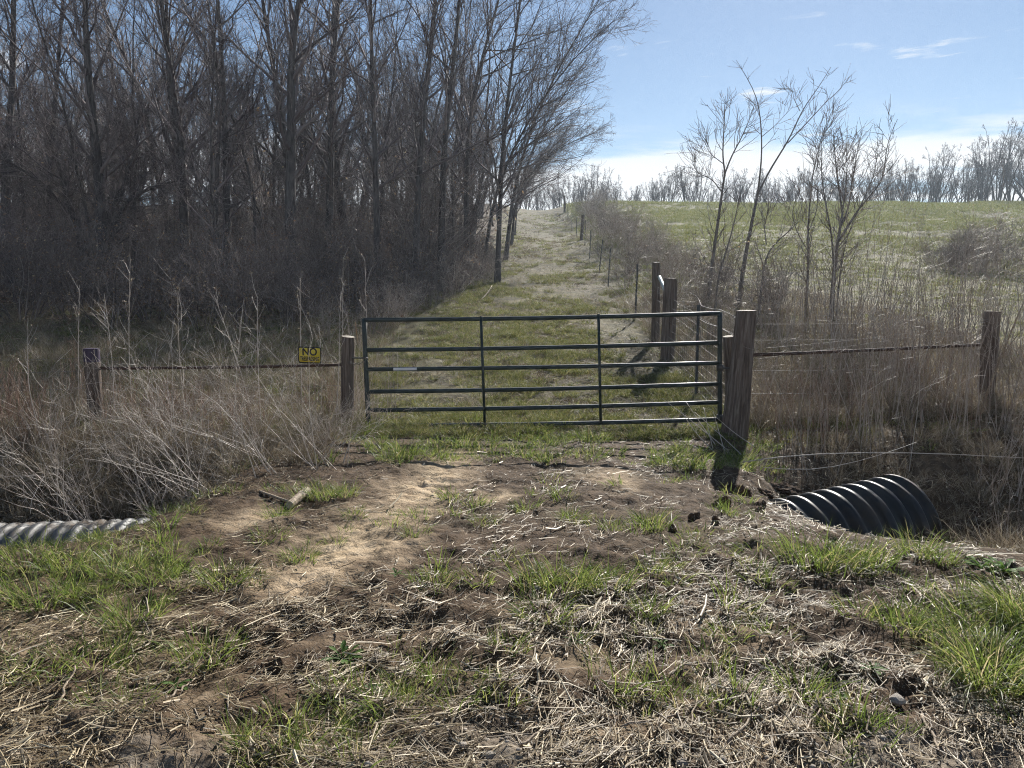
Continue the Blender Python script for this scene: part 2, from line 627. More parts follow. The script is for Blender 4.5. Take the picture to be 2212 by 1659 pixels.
M['gate'] = plain('green_gate_paint', (0.005, 0.014, 0.015), (0.030, 0.044, 0.042), 0.5, 9)
M['gate_wear'] = plain('scuffed_steel', (0.05, 0.05, 0.05), (0.12, 0.11, 0.10), 0.5, 14, 0.4)
M['sticker'] = plain('white_sticker', (0.62, 0.62, 0.66), (0.78, 0.78, 0.80), 0.5, 9)
M['rust'] = plain('rusty_pipe', (0.035, 0.022, 0.018), (0.11, 0.06, 0.042), 0.75, 20, 0.2, 0.3)
M['wire'] = plain('fence_wire', (0.10, 0.095, 0.09), (0.24, 0.23, 0.22), 0.6, 20, 0.4)
M['meshwire'] = plain('woven_wire', (0.05, 0.045, 0.04), (0.14, 0.13, 0.12), 0.5, 20, 0.5)
M['tpost'] = plain('steel_post_paint', (0.035, 0.045, 0.04), (0.09, 0.08, 0.07), 0.6, 12, 0.2)
M['steelbrace'] = plain('pale_steel_brace', (0.33, 0.42, 0.42), (0.52, 0.60, 0.60), 0.4, 8, 0.2)
M['purple'] = plain('purple_paint', (0.030, 0.018, 0.042), (0.055, 0.036, 0.072), 0.7, 9, 0, 0.2)
M['signyellow'] = plain('yellow_sign_plastic', (0.60, 0.47, 0.03), (0.74, 0.60, 0.06), 0.45, 7)
M['signblack'] = plain('black_sign_print', (0.010, 0.009, 0.010), (0.022, 0.018, 0.020), 0.5, 12)
M['blackpipe'] = plain('black_culvert_plastic', (0.006, 0.007, 0.009), (0.020, 0.019, 0.019), 0.27, 4, 0, 0.12, 0.4)
M['greypipe'] = plain('galvanised_culvert', (0.05, 0.048, 0.045), (0.15, 0.153, 0.155), 0.5, 6, 0.15, 0.25)
for _k in ('blackpipe', 'greypipe'):
    _nt = M[_k].node_tree
    _bs = _nt.nodes['Principled BSDF']
    _src = _bs.inputs['Base Color'].links[0].from_socket
    _mud = ramp(_nt, noise(_nt, 3.2, 6, 0.7, coord(_nt, 'Object')), [(0.50, (0, 0, 0)), (0.66, (1, 1, 1))])
    _nt.links.new(mixc(_nt, mth(_nt, 'MULTIPLY', _mud, 0.35 if _k == 'blackpipe' else 0.8), _src, (0.13, 0.095, 0.065)), _bs.inputs['Base Color'])
    _nt.links.new(mth(_nt, 'ADD', mth(_nt, 'MULTIPLY', _mud, 0.4), 0.34 if _k == 'blackpipe' else 0.55), _bs.inputs['Roughness'])
M['clod'] = plain('clod_earth', (0.055, 0.034, 0.022), (0.17, 0.11, 0.07), 0.95, 14, 0, 1.0, 0.2)
M['stone'] = plain('stone', (0.20, 0.17, 0.14), (0.42, 0.37, 0.31), 0.8, 12, 0, 0.5)
M['stick'] = bark_mat('dead_stick', (0.16, 0.115, 0.08), (0.42, 0.34, 0.25), (30, 30, 30), 0.7, 0.4)
M['endgrain'] = plain('cut_wood_top', (0.26, 0.22, 0.17), (0.50, 0.45, 0.37), 0.85, 22, 0, 0.4)


def post_mat():
    m, nt, bs = new_mat('weathered_post_wood')
    v = coord(nt, 'Object', (26, 26, 1.6))
    n1 = noise(nt, 1.5, 6, 0.65, v, 0.3)
    n2 = noise(nt, 2.5, 3, 0.5, coord(nt, 'Object'))
    c = ramp(nt, n1, [(0.32, (0.030, 0.023, 0.019)), (0.5, (0.145, 0.115, 0.095)), (0.70, (0.33, 0.28, 0.24))])
    c = mixc(nt, mth(nt, 'MULTIPLY', n2, 0.45), c, (0.14, 0.092, 0.07))
    nt.links.new(c, bs.inputs['Base Color'])
    bs.inputs['Roughness'].default_value = 0.9
    bs.inputs['Specular IOR Level'].default_value = 0.25
    bump(nt, bs, n1, 1.0, 0.03)
    return m


M['post'] = post_mat()


# ================================================================== SETTING: the ground sheet
def axis(segs):
    out = []
    for a, b, s0, s1 in segs:
        x, s = a, s0
        n = max(2, int(round((b - a) / ((s0 + s1) / 2))))
        t = np.linspace(0, 1, n, endpoint=False)
        w = s0 + (s1 - s0) * t
        c = np.concatenate([[0], np.cumsum(w)])
        out.append(a + (b - a) * c[:-1] / c[-1])
    out.append([segs[-1][1]])
    return np.concatenate(out)


gx = axis([(-600, -60, 60, 4), (-60, -8, 4, 0.22), (-8, -4, 0.16, 0.03), (-4, 4.2, 0.026, 0.026), (4.2, 8, 0.03, 0.16), (8, 60, 0.22, 4), (60, 600, 4, 60)])
gy = axis([(-12, 1.6, 1.5, 0.05), (1.6, 6.4, 0.022, 0.026), (6.4, 10, 0.028, 0.06), (10, 30, 0.08, 0.4), (30, 110, 0.5, 1.4), (110, 650, 3, 40)])
GX, GY = np.meshgrid(gx, gy)
GZ = H(GX, GY)
ny, nx = GX.shape
idx = np.arange(ny * nx).reshape(ny, nx)
gq = np.stack([idx[:-1, :-1], idx[:-1, 1:], idx[1:, 1:], idx[1:, :-1]], -1).reshape(-1, 4)
gme = make_mesh('ground', np.stack([GX, GY, GZ], -1).reshape(-1, 3), gq, [M['earth']])
_x, _y = GX.ravel(), GY.ravel()


def woodm(x, y):
    """how far inside the wood a spot is"""
    edge = np.interp(y, [12, 16, 20, 26, 34, 60, 90], [-30, -12, -3.4, -1.9, -1.4, -0.6, 0.3])
    return sstep(0.6, -1.2, x - edge + (fbm(x * 0.5, y * 0.5, 71, 2) - 0.5) * 2) * sstep(14, 19, y - 0.0 * x)


lane_in = sstep(2.9, 1.6, np.abs(_x - lane_c(_y)))
turf = sstep(8.2, 10.5, _y) * (0.95 - 0.40 * lane_in * fbm(_x * 1.1, _y * 0.5, 33, 3))
turf = np.maximum(turf, greenm(_x, _y) * 0.5)
turf = np.maximum(turf, 0.8 * sstep(3.4, 4.4, np.abs(_x)) * sstep(5.6, 4.8, _y))
for nm, arr in (('sand', sandm(_x, _y) * sstep(8.6, 7.6, _y) + 0.12 * sstep(9, 11, _y) * lane_in * np.clip(fbm(_x * 1.4, _y * 1.4, 91, 3) * 3 - 1.3, 0, 1)),
                ('turf', turf), ('wood', woodm(_x, _y)),
                ('gravel', 0.7 * sstep(2.75, 2.3, _y + (fbm(_x * 2, _y * 2, 77, 3) - 0.5) * 0.7))):
    a = gme.attributes.new(nm, 'FLOAT', 'POINT')
    a.data.foreach_set('value', np.clip(arr, 0, 1).astype(np.float32))
ground = link('ground', gme)
tag(ground, 'rough farm ground rising from the bare drive to a green hill', kind='structure')


# ================================================================== GATE
def pt(px, py, Y):
    return at(px, py, Y)


def tube_part(name, path, r, mat, parent, S=12, P=None, cap=True):
    path = np.asarray(path, float)
    if P:
        path = resample(path, P)
    o = parent.location if parent is not None else Vector((0, 0, 0))
    mb = MB()
    tubes(mb, path - np.array(o)[None], np.broadcast_to(np.asarray(r, float), (len(path),)), S, cap)
    return link(name, mb.mesh(name, mat), parent)


GYL, GYR = 9.05, 8.9
rails_py = [(691, 677), (756, 740), (798, 784), (846, 829), (886, 869), (919, 906)]


def gate_l(py):
    return pt(786 + (py - 691) * 0.045, py, GYL)


def gate_r(py):
    return pt(1555, py, GYR)


gate = empty('metal_gate', (float(gate_r(906)[0]), GYR, 0.0))
tag(gate, 'dark green six rail tubular steel farm gate closed across the drive', 'gate')
for a, b in rails_py:
    L, Rr = gate_l(a), gate_r(b)
    sg_ = 0.012 + 0.010 * ((a * 7) % 5) / 5
    rail = tube_part('rail', [L + (Rr - L) * t + np.array([0, 0, -(0.012 if a == 798 else sg_) * math.sin(math.pi * t)]) for t in np.linspace(0, 1, 9)], 0.0262, M['gate'], gate, 14)
for f, yoff in ((0, 0), (1, 0)):
    e = gate_l if f == 0 else gate_r
    i = f
    path = [e(rails_py[0][i] - 3), e(rails_py[2][i]), e(rails_py[5][i] + 8)]
    tube_part('end_stile', resample(path, 8), 0.029, M['gate'], gate, 14)
for t0, t1 in ((0.333, 0.335), (0.662, 0.664)):
    pa = gate_l(rails_py[0][0]) * (1 - t0) + gate_r(rails_py[0][1]) * t0
    pb = gate_l(rails_py[5][0]) * (1 - t1) + gate_r(rails_py[5][1]) * t1
    mb = MB()
    c = np.array(gate.location)
    for k, p in enumerate((pa, pb)):
        z = p[2] + (0.02 if k == 0 else -0.02)
        mb.add(np.array([[p[0] - 0.016, p[1] - 0.036, z], [p[0] + 0.016, p[1] - 0.036, z], [p[0] + 0.016, p[1] - 0.0275, z], [p[0] - 0.016, p[1] - 0.0275, z]]) - c)
    mb.q.append(np.array([[0, 1, 5, 4], [1, 2, 6, 5], [2, 3, 7, 6], [3, 0, 4, 7], [0, 3, 2, 1], [4, 5, 6, 7]]))
    link('upright_brace', mb.mesh('upright_brace', M['gate'], smooth=False), gate)
# white sticker wrapped on the third rail
L, Rr = gate_l(798), gate_r(784)
mb = MB()
c = np.array(gate.location)
vv = []
for t in np.linspace(0.079, 0.146, 7):
    p = L + (Rr - L) * t + np.array([0, 0, -0.012 * math.sin(math.pi * t)])
    for a in np.linspace(R(150), R(222), 6):
        vv.append(p + np.array([0, math.cos(a) * 0.0278, math.sin(a) * -0.0278 + 0.0]) - c)
vv = np.array(vv)
qq = [[i * 6 + j, i * 6 + j + 1, i * 6 + j + 7, i * 6 + j + 6] for i in range(6) for j in range(5)]
tag(link('sticker', (mb.add(vv, qq), mb.mesh('sticker', M['sticker']))[1], gate), 'white sticker strip on the third rail')
for py in (795, 902):                                       # hinge collars and their pins into the post
    p = gate_r(py)
    h = tube_part('hinge_collar', [p + np.array([0, 0, -0.035]), p + np.array([0, 0, 0.035])], 0.041, M['gate_wear'], gate, 12)
    q = p + np.array([0.15, -0.03, 0.0])
    mb = MB()
    tubes(mb, np.array([p + np.array([0.03, 0, 0]), q]) - c, np.array([0.012, 0.012]), 8, True)
    link('hinge_pin', mb.mesh('hinge_pin', M['gate_wear']), h)
p = gate_l(773)
lt = tube_part('latch_bolt', [p + np.array([0.03, -0.03, 0]), p + np.array([-0.16, -0.02, 0])], 0.009, M['gate_wear'], gate, 8)
# chain from the latch end to the post
for k in range(7):
    cpt = p + np.array([-0.02 - 0.028 * k, -0.035, -0.05 - 0.02 * math.sin(k * 0.5)])
    ang = np.linspace(0, 2 * math.pi, 11)[:-1]
    ring = np.array([cpt + np.array([0.02 * math.cos(a), 0.010 * math.sin(a) * (k % 2), 0.010 * math.sin(a) * (1 - k % 2)]) for a in np.append(ang, ang[0])])
    mb = MB()
    tubes(mb, ring - c, np.full(len(ring), 0.003), 5)
    link('chain_link', mb.mesh('chain_link', M['gate_wear']), gate)


# ================================================================== POSTS
def post_mesh(h, r0, r1, seed, S=28, P=16, knob=0.08):
    rng = np.random.default_rng(seed)
    a = np.arange(S) * 2 * math.pi / S
    groove = rng.normal(0, 1, S)
    v = []
    for k in range(P):
        t = k / (P - 1)
        r = r0 + (r1 - r0) * t
        w = r * (1 + knob * 0.35 * np.sin(a * 2 + seed) + 0.034 * groove + 0.02 * np.sin(t * 5 + seed) + rng.normal(0, 0.006, S))
        z = t * h + (0 if k < P - 1 else 0.006 * np.sin(a + seed))
        v.append(np.stack([w * np.cos(a), w * np.sin(a), np.broadcast_to(z, (S,))], 1))
    v = np.concatenate(v)
    i = np.arange(P - 1)[:, None] * S
    j, j2 = np.arange(S)[None], (np.arange(S)[None] + 1) % S
    q = np.stack([i + j, i + j2, i + S + j2, i + S + j], -1).reshape(-1, 4)
    top = v[-S:].copy()
    return v, q, top


def wood_post(base, top, r0, r1, label, seed, cap=None, group=None):
    base, top = np.array(base, float), np.array(top, float)
    h = float(np.linalg.norm(top - base))
    v, q, tp = post_mesh(h, r0, r1, seed)
    o = empty('wooden_post', base)
    o.rotation_mode = 'QUATERNION'
    o.rotation_quaternion = Vector((0, 0, 1)).rotation_difference(Vector(top - base))
    mb = MB()
    mb.add(v, q)
    link('shaft', mb.mesh('shaft', M['post']), o)
    mb = MB()
    c = tp.mean(0) + np.array([0, 0, 0.008])
    mid = c + (tp - c) * 0.6 + np.array([0, 0, 0.003])
    S = len(tp)
    vv = np.concatenate([tp, mid, [c]])
    qq = [[k, (k + 1) % S, S + (k + 1) % S, S + k] for k in range(S)]
    tt = [[S + k, S + (k + 1) % S, 2 * S] for k in range(S)]
    mb.add(vv, qq, tt)
    link('cut_top', mb.mesh('cut_top', M['purple'] if cap else M['endgrain']), o)
    if cap:
        mb = MB()
        S = 28
        sel = (v[:, 2] > h - cap) | (np.abs(v[:, 2] - (h - cap)) < h / 15)
        rows = np.unique(np.nonzero(sel)[0] // S)
        vv = v.reshape(-1, S, 3)[rows].copy()
        vv[:, :, :2] *= 1.02
        P2 = len(rows)
        i = np.arange(P2 - 1)[:, None] * S
        j, j2 = np.arange(S)[None], (np.arange(S)[None] + 1) % S
        mb.add(vv.reshape(-1, 3), np.stack([i + j, i + j2, i + S + j2, i + S + j], -1).reshape(-1, 4))
        link('painted_band', mb.mesh('painted_band', M['purple']), o)
    return tag(o, label, 'fence post', group)


def on_ground(px, py, Y, sink=0.25):
    p = at(px, py, Y)
    p[2] = Hf(p[0], p[1]) - sink
    return p


wood_post(on_ground(208, 900, 9.2), at(197, 753, 9.15), 0.090, 0.088, 'weathered post with its top painted purple, left of the yellow sign', 3, cap=0.13)
wood_post(on_ground(748, 920, 9.2), at(752, 727, 9.15), 0.085, 0.082, 'grey wooden post at the latch end of the green gate', 5)
wood_post(on_ground(1584, 955, 8.62, 0.2), at(1613, 671, 8.62), 0.155, 0.105, 'thick leaning wooden post the green gate hangs on', 8)
wood_post(on_ground(1592, 905, 9.25), at(1577, 726, 9.25), 0.10, 0.088, 'short cut off post leaning behind the thick gate post', 13)
wood_post(on_ground(1441, 768, 13.5), at(1449, 602, 13.5), 0.125, 0.112, 'stout wooden corner post seen behind the gate, the nearer of two', 17)
wood_post(on_ground(1417, 700, 15.4), at(1418, 567, 15.4), 0.085, 0.080, 'slimmer wooden post behind the stout corner post, joined to it by a pale brace', 19)
wood_post(on_ground(2127, 875, 9.5), at(2143, 673, 9.5), 0.100, 0.092, 'grey wooden post at the far right end of the brace rail', 23)
p44 = np.array([4.02, 44.0]); z44 = Hf(*p44)
wood_post((4.02, 44, z44 - 0.2), (4.12, 44, z44 + 1.45), 0.10, 0.09, 'dark wooden post half way up the lane fence', 29)
z74 = Hf(5.15, 74)
wood_post((5.15, 74, z74 - 0.2), (5.1, 74, z74 + 1.6), 0.12, 0.10, 'farthest dark wooden post at the crest of the lane', 31)


def tpost_mesh():
    mb = MB()
    pr = np.array([[-0.022, 0], [-0.022, -0.006], [0.022, -0.006], [0.022, 0], [0.004, 0], [0.004, 0.03], [-0.004, 0.03], [-0.004, 0]])
    n = len(pr)
    v = np.concatenate([np.c_[pr, np.full(n, -0.35)], np.c_[pr, np.full(n, 1.32)]])
    mb.add(v, [[k, (k + 1) % n, n + (k + 1) % n, n + k] for k in range(n)], [[n, n + k, n + k + 1] for k in range(1, n - 1)])
    for z in np.arange(0.15, 1.28, 0.055):                   # studs up the face
        s = np.array([[-0.006, -0.006, z], [0.006, -0.006, z], [0.006, -0.013, z + 0.004], [-0.006, -0.013, z + 0.004], [-0.006, -0.006, z + 0.02], [0.006, -0.006, z + 0.02]])
        mb.add(s, [[0, 1, 2, 3], [3, 2, 5, 4]], [[0, 3, 4], [1, 5, 2]])
    return mb.mesh('steel_fence_post', M['tpost'], smooth=False)


TPM = tpost_mesh()


def zone_of(x, y):
    p_ = CX + FPX * x / y
    return ('at the far left' if p_ < 130 else 'behind the purple topped post' if p_ < 330 else 'behind the pale thicket' if p_ < 560 else 'behind the yellow sign' if p_ < 760
            else 'above the gate latch' if p_ < 930 else 'next to the lane')


def fence_x(y):
    return 2.85 + 0.038 * (np.asarray(y, float) - 13.5)


tps = [(11.0, 2.74, 'dark steel T post behind the right end of the gate', 0),
       (18.4, None, 'steel T post just beyond the two wooden corner posts', 0.02),
       (26.0, None, 'thin steel T post, second up the lane fence', 0.05),
       (30.0, None, 'steel T post, third up the lane fence, leaning right', 0.09),
       (36.0, None, 'steel T post, fourth up the lane fence', 0.03),
       (40.0, None, 'steel T post just below the wooden post up the lane', 0.02),
       (50.0, None, None, 0.03), (57.0, None, None, 0.0), (65.0, None, None, -0.03)]
for Y, X, lab, tl in tps:
    X = float(fence_x(Y)) if X is None else X
    o = link('steel_fence_post', TPM, None, (X, Y, Hf(X, Y)))
    o.rotation_euler = (0, tl, random.uniform(-0.3, 0.3))
    tag(o, lab or 'far steel T post high up the lane fence near the crest', 'fence post', 'steel posts along the lane fence')

# ------------------------------------------------------------------ rails and wires
o = tag(empty('brace_rail', at(215, 795, 9.15)), 'rusty horizontal pipe between the purple topped post and the gate latch post', 'brace rail')
tube_part('pipe', [at(208, 796, 9.15), at(480, 794, 9.13), at(745, 788, 9.15)], 0.019, M['rust'], o, 10, 8)
o = tag(empty('brace_rail', at(1632, 766, 8.7)), 'dark brace pipe running right from the thick gate post through brown weeds', 'brace rail')
tube_part('pipe', [at(1622, 767, 8.68), at(1870, 757, 9.1), at(2130, 744, 9.48)], 0.021, M['rust'], o, 10, 8)
o = tag(empty('brace_rail', at(1428, 612, 14.4)), 'pale steel brace slanting between the two wooden corner posts', 'brace rail')
tube_part('pipe', [at(1424, 598, 15.3), at(1443, 640, 13.55)], 0.035, M['steelbrace'], o, 12, 4)


def wires(name, label, runs, r=0.0022, mat='wire', barbs=False):
    p0 = np.array(runs[0][0], float)
    o = tag(empty(name, p0), label, 'fence wire')
    for path in runs:
        path = np.asarray(path, float)
        w = tube_part('strand', path, r, M[mat], o, 4, None, False)
    return o


def sag(a, b, s, n=9):
    a, b = np.asarray(a, float), np.asarray(b, float)
    t = np.linspace(0, 1, n)[:, None]
    return a + (b - a) * t - np.array([[0, 0, 1.0]]) * (s * 4 * t * (1 - t))


ys = np.array([13.6, 15.4, 18.4, 22, 26, 30, 36, 40, 44, 50, 57, 65, 74, 80])
runs = []
for k, hgt in enumerate((0.22, 0.45, 0.68, 0.92, 1.16)):
    xs = fence_x(ys) + 0.03
    runs.append(np.stack([xs, ys, H(xs, ys) + hgt + RNG.normal(0, 0.02, len(ys))], 1))
wires('wire_fence_strands', 'five thin wire strands climbing beside the lane on the fence posts', runs, 0.0030)
runs = []
for py0, py1 in ((700, 690), (735, 722), (800, 790), (850, 838)):
    runs.append(sag(at(1612, py0, 8.68), at(2135, py1, 9.45), 0.02))
runs.append(sag(at(1640, 775, 8.75), at(2135, 702, 9.42), 0.01))
runs.append(sag(at(1650, 752, 8.75), at(2135, 695, 9.46), 0.03))
for py in (700, 745, 790, 840):
    runs.append(sag(at(2140, py, 9.5), at(2600, py - 12, 10.2), 0.03))
wires('wire_fence_strands', 'thin fence wires through the brown weeds right of the gate', runs, 0.0017)
runs = [sag(at(205, py, 9.17), at(748, py - 6, 9.17), 0.02) for py in (772, 793, 838, 872)]
runs += [sag(at(-300, py + 3, 9.3), at(205, py, 9.17), 0.03) for py in (772, 800, 838, 872)]
wires('wire_fence_strands', 'thin fence wires left of the gate behind the pale thicket', runs, 0.0017)
wires('loose_wire', 'loose bright wire hooked over the hinge end of the gate', [
    resample([at(1489, 632, 11.0), at(1508, 637, 11.0), at(1511, 650, 10.9), at(1515, 661, 10.4), at(1540, 668, 9.4), at(1556, 667.5, 8.9), at(1597, 690, 8.78)], 24),
    resample([at(1512, 690, 10.9), at(1530, 700, 9.9), at(1560, 708, 8.95), at(1590, 730, 8.85)], 14),
    resample([at(1513, 712, 10.9), at(1514, 790, 10.9), at(1520, 830, 10.9)], 10)], 0.0038)
# woven wire panel from the gate post to the corner post
mb = MB()
o0 = np.array([2.72, 9.1, Hf(2.72, 9.1)])
o = tag(empty('woven_wire_panel', o0), 'square woven wire mesh beside the lane behind the hinge end of the gate', 'wire mesh')
yy = np.linspace(9.1, 13.5, 10)
for hgt in np.linspace(0.06, 1.15, 9):
    xs = 2.72 + 0.02 * (yy - 9.1)
    tubes(mb, np.stack([xs, yy, H(xs, yy) * 0 + Hs(xs, yy) + hgt + RNG.normal(0, 0.008, len(yy))], 1) - o0, np.full(len(yy), 0.0021), 4)
for y in np.arange(9.15, 13.5, 0.15):
    x = 2.72 + 0.02 * (y - 9.1)
    z = float(Hs(x, y))
    tubes(mb, np.array([[x, y, z + 0.04], [x + 0.008, y, z + 0.6], [x, y, z + 1.16]]) - o0, np.full(3, 0.0021), 4)
link('mesh_wires', mb.mesh('mesh_wires', M['meshwire']), o)['kind'] = 'stuff'


# ------------------------------------------------------------------ the sign
def rounded_rect(w, h, r, n=5):
    pts = []
    for cx, cy, a0 in ((w / 2 - r, h / 2 - r, 0), (-w / 2 + r, h / 2 - r, 90), (-w / 2 + r, -h / 2 + r, 180), (w / 2 - r, -h / 2 + r, 270)):
        for k in range(n):
            a = R(a0 + 90 * k / (n - 1))
            pts.append((cx + r * math.cos(a), cy + r * math.sin(a)))
    return np.array(pts)


def plate(w, h, r, y0, y1, mat, name):
    p = rounded_rect(w, h, r)
    n = len(p)
    v = np.concatenate([np.c_[p[:, 0], np.full(n, y0), p[:, 1]], np.c_[p[:, 0], np.full(n, y1), p[:, 1]]])
    tr = [[0, k, k + 1] for k in range(1, n - 1)] + [[n, n + k + 1, n + k] for k in range(1, n - 1)]
    q = [[k, n + k, n + (k + 1) % n, (k + 1) % n] for k in range(n)]
    mb = MB()
    mb.add(v, q, tr)
    return mb.mesh(name, mat, smooth=False)


def text_mesh(s, size, name, mat, sx=1.0):
    cu = bpy.data.curves.new(name, 'FONT')
    cu.body = s
    cu.size = size
    cu.align_x = 'CENTER'
    cu.align_y = 'CENTER'
    cu.extrude = 0.0008
    cu.offset = 0.0025 * size / 0.1
    t = bpy.data.objects.new(name, cu)
    COL.objects.link(t)
    dg = bpy.context.evaluated_depsgraph_get()
    me = bpy.data.meshes.new_from_object(t.evaluated_get(dg))
    bpy.data.objects.remove(t)
    bpy.data.curves.remove(cu)
    co = np.zeros(len(me.vertices) * 3)
    me.vertices.foreach_get('co', co)
    co = co.reshape(-1, 3)
    co = np.c_[co[:, 0] * sx, -co[:, 2], co[:, 1]]
    me.vertices.foreach_set('co', co.ravel().astype(np.float32))
    me.materials.clear()
    me.materials.append(mat)
    me.update()
    return me


sp = at(669, 767, 9.0)
sign = tag(empty('warning_sign', sp), 'small yellow and black NO TRESPASSING sign on the fence wire', 'sign')
sign.rotation_euler = (R(3), R(1.5), R(-6))
link('backing', plate(0.29, 0.20, 0.02, 0.0, 0.004, M['signblack'], 'backing'), sign)
link('yellow_face', plate(0.262, 0.172, 0.014, -0.002, -0.0005, M['signyellow'], 'yellow_face'), sign)
t1 = link('lettering', text_mesh('NO', 0.125, 'lettering', M['signblack'], 0.95), sign, (0, -0.0035, 0.036))
t2 = link('lettering', text_mesh('TRESPASSING', 0.072, 'lettering', M['signblack'], 0.56), sign, (0, -0.0035, -0.048))
for sx in (-0.12, 0.12):
    tube_part('tie_wire', np.array([[sx, -0.004, -0.07], [sx, 0.05, -0.10], [sx, 0.10, -0.115]]) + np.array(sp), 0.002, M['wire'], None, 4, None, False).parent = sign
for ch in sign.children:
    if ch.name.startswith('tie_wire'):
        ch.location = (-sp[0], -sp[1], -sp[2])


# ================================================================== CULVERT PIPES
def culvert(name, label, a, b, r, pitch, amp, mat, flare=False, S=56):
    a, b = np.array(a, float), np.array(b, float)
    L = float(np.linalg.norm(b - a))
    n = int(L / pitch * 10)
    t = np.linspace(0, L, n)
    ph = (t / pitch) % 1.0
    prof = r + amp * (np.clip(np.cos(2 * math.pi * ph) * 1.5, -1, 1))
    d = (b - a) / L
    u = norm(np.cross(d, np.array([0, 0, 1.0])))
    w = np.cross(u, d)
    ang = np.arange(S) * 2 * math.pi / S
    ring = u[None] * np.cos(ang)[:, None] + w[None] * np.sin(ang)[:, None]
    wob = 1 + 0.012 * np.sin(ang * 2 + 1)[None] + RNG.normal(0, 0.0015, (n, 1))
    dent = fbm(t[:, None] * 3.0 + 5, ang[None] * 1.6 + 3, 61, 3) - 0.5
    wob = wob + 0.05 * dent
    v = (d[None] * t[:, None])[:, None] + ring[None] * (prof[:, None] * wob)[..., None]
    i = np.arange(n - 1)[:, None] * S
    j, j2 = np.arange(S)[None], (np.arange(S)[None] + 1) % S
    q = np.stack([i + j, i + S + j, i + S + j2, i + j2], -1).reshape(-1, 4)
    o = tag(empty(name, a), label, 'culvert pipe')
    mb = MB()
    mb.add(v.reshape(-1, 3), q)
    link('corrugated_wall', mb.mesh('corrugated_wall', mat), o)
    # smooth inner liner and the rolled rim at the open end
    mb = MB()
    li = np.stack([ring * (r - amp - 0.012) + d * s for s in (0, L)])
    mb.add(li.reshape(-1, 3), [[k, (k + 1) % S, S + (k + 1) % S, S + k] for k in range(S)])
    link('inner_liner', mb.mesh('inner_liner', mat), o)
    mb = MB()
    rr = [(r - amp - 0.013, L), (r - amp - 0.013, L + 0.012), (r + amp * 1.1, L + 0.012), (r + amp * 1.1, L - 0.01)]
    vv = np.concatenate([ring * q_[0] + d * q_[1] for q_ in rr])
    qq = []
    for k in range(3):
        qq += [[k * S + m, k * S + (m + 1) % S, (k + 1) * S + (m + 1) % S, (k + 1) * S + m] for m in range(S)]
    mb.add(vv, qq)
    link('end_rim', mb.mesh('end_rim', mat), o)
    return o


culvert('culvert_pipe', 'black corrugated plastic culvert pipe sticking out of the bank into the right ditch',
        (1.55, 6.10, -0.72), (3.60, 6.72, -0.50), 0.44, 0.155, 0.033, M['blackpipe'])
culvert('culvert_pipe', 'pale grey corrugated culvert pipe at the left edge in the ditch',
        (-1.9, 6.35, -0.66), (-5.6, 6.05, -0.70), 0.36, 0.12, 0.015, M['greypipe'])


# ================================================================== TREES
def build_tree(seed, height=13.0, r0=0.13, n1=34, n2=9, n3=7, first=0.22, lean=(0, 0), ang1=(0.45, 1.0), stems=1,
               up=0.10, len1=0.36, bias=(0, 0, 0), path=None, wob0=0.07, tipr=0.0045, n4=0):
    rng = np.random.default_rng(seed)
    mt, mc = MB(), MB()
    P0 = 12
    if path is not None:
        tr = resample(path, P0)[None]
        height = float(np.linalg.norm(np.diff(tr[0], axis=0), axis=1).sum())
    else:
        d = np.stack([np.array([lean[0], lean[1], 1.0]) + (rng.normal(0, 0.16, 3) if stems > 1 else 0) for _ in range(stems)])
        off = rng.normal(0, 0.12, (stems, 3)) * (stems > 1)
        off[:, 2] = -0.15
        tr = grow(off, d, height * rng.uniform(0.85, 1.0, stems), P0, wob0, 0.03, rng)
    N = len(tr)
    rr = taper(r0 / math.sqrt(N) * 1.15 if N > 1 else r0, 0.012, P0, N, 0.8)
    rr[:, 0] *= 1.35
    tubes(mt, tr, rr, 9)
    p, d, r, t = spawn(tr, rr, n1, first, 0.99, ang1, rng, even=True)
    l1 = height * len1 * (1.1 - 0.75 * t) * rng.uniform(0.55, 1.15, len(p))
    b1 = grow(p, d, l1, 7, 0.13, up, rng, bias)
    r1 = taper(np.minimum(r * 0.55, 0.055), tipr * 1.3, 7, len(p))
    tubes(mc, b1, r1, 4)
    p, d, r, t = spawn(b1, r1, n2, 0.15, 1.0, (0.35, 0.95), rng)
    l2 = np.repeat(l1, n2) * (0.55 - 0.3 * t) * rng.uniform(0.6, 1.2, len(p))
    b2 = grow(p, d, l2, 5, 0.16, up * 0.8, rng, bias)
    r2 = taper(np.minimum(r * 0.6, 0.02), tipr, 5, len(p))
    tubes(mc, b2, r2, 3)
    p, d, r, t = spawn(b2, r2, n3, 0.15, 1.0, (0.4, 1.0), rng)
    l3 = np.clip(np.repeat(l2, n3) * (0.6 - 0.25 * t) * rng.uniform(0.6, 1.3, len(p)), 0.12, 1.2)
    b3 = grow(p, d, l3, 4, 0.2, up * 0.6, rng)
    r3 = taper(np.minimum(r * 0.7, 0.008), tipr * 0.7, 4, len(p))
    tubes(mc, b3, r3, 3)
    if n4:
        p, d, r, t = spawn(b3, r3, n4, 0.2, 1.0, (0.4, 1.0), rng)
        b4 = grow(p, d, np.repeat(l3, n4) * 0.5 * rng.uniform(0.5, 1.2, len(p)), 3, 0.2, 0.05, rng)
        tubes(mc, b4, taper(tipr * 0.7, tipr * 0.5, 3, len(p)), 3)
    return [('trunk', mt.mesh('trunk', M['trunk'])), ('crown', mc.mesh('crown', M['twig']))]


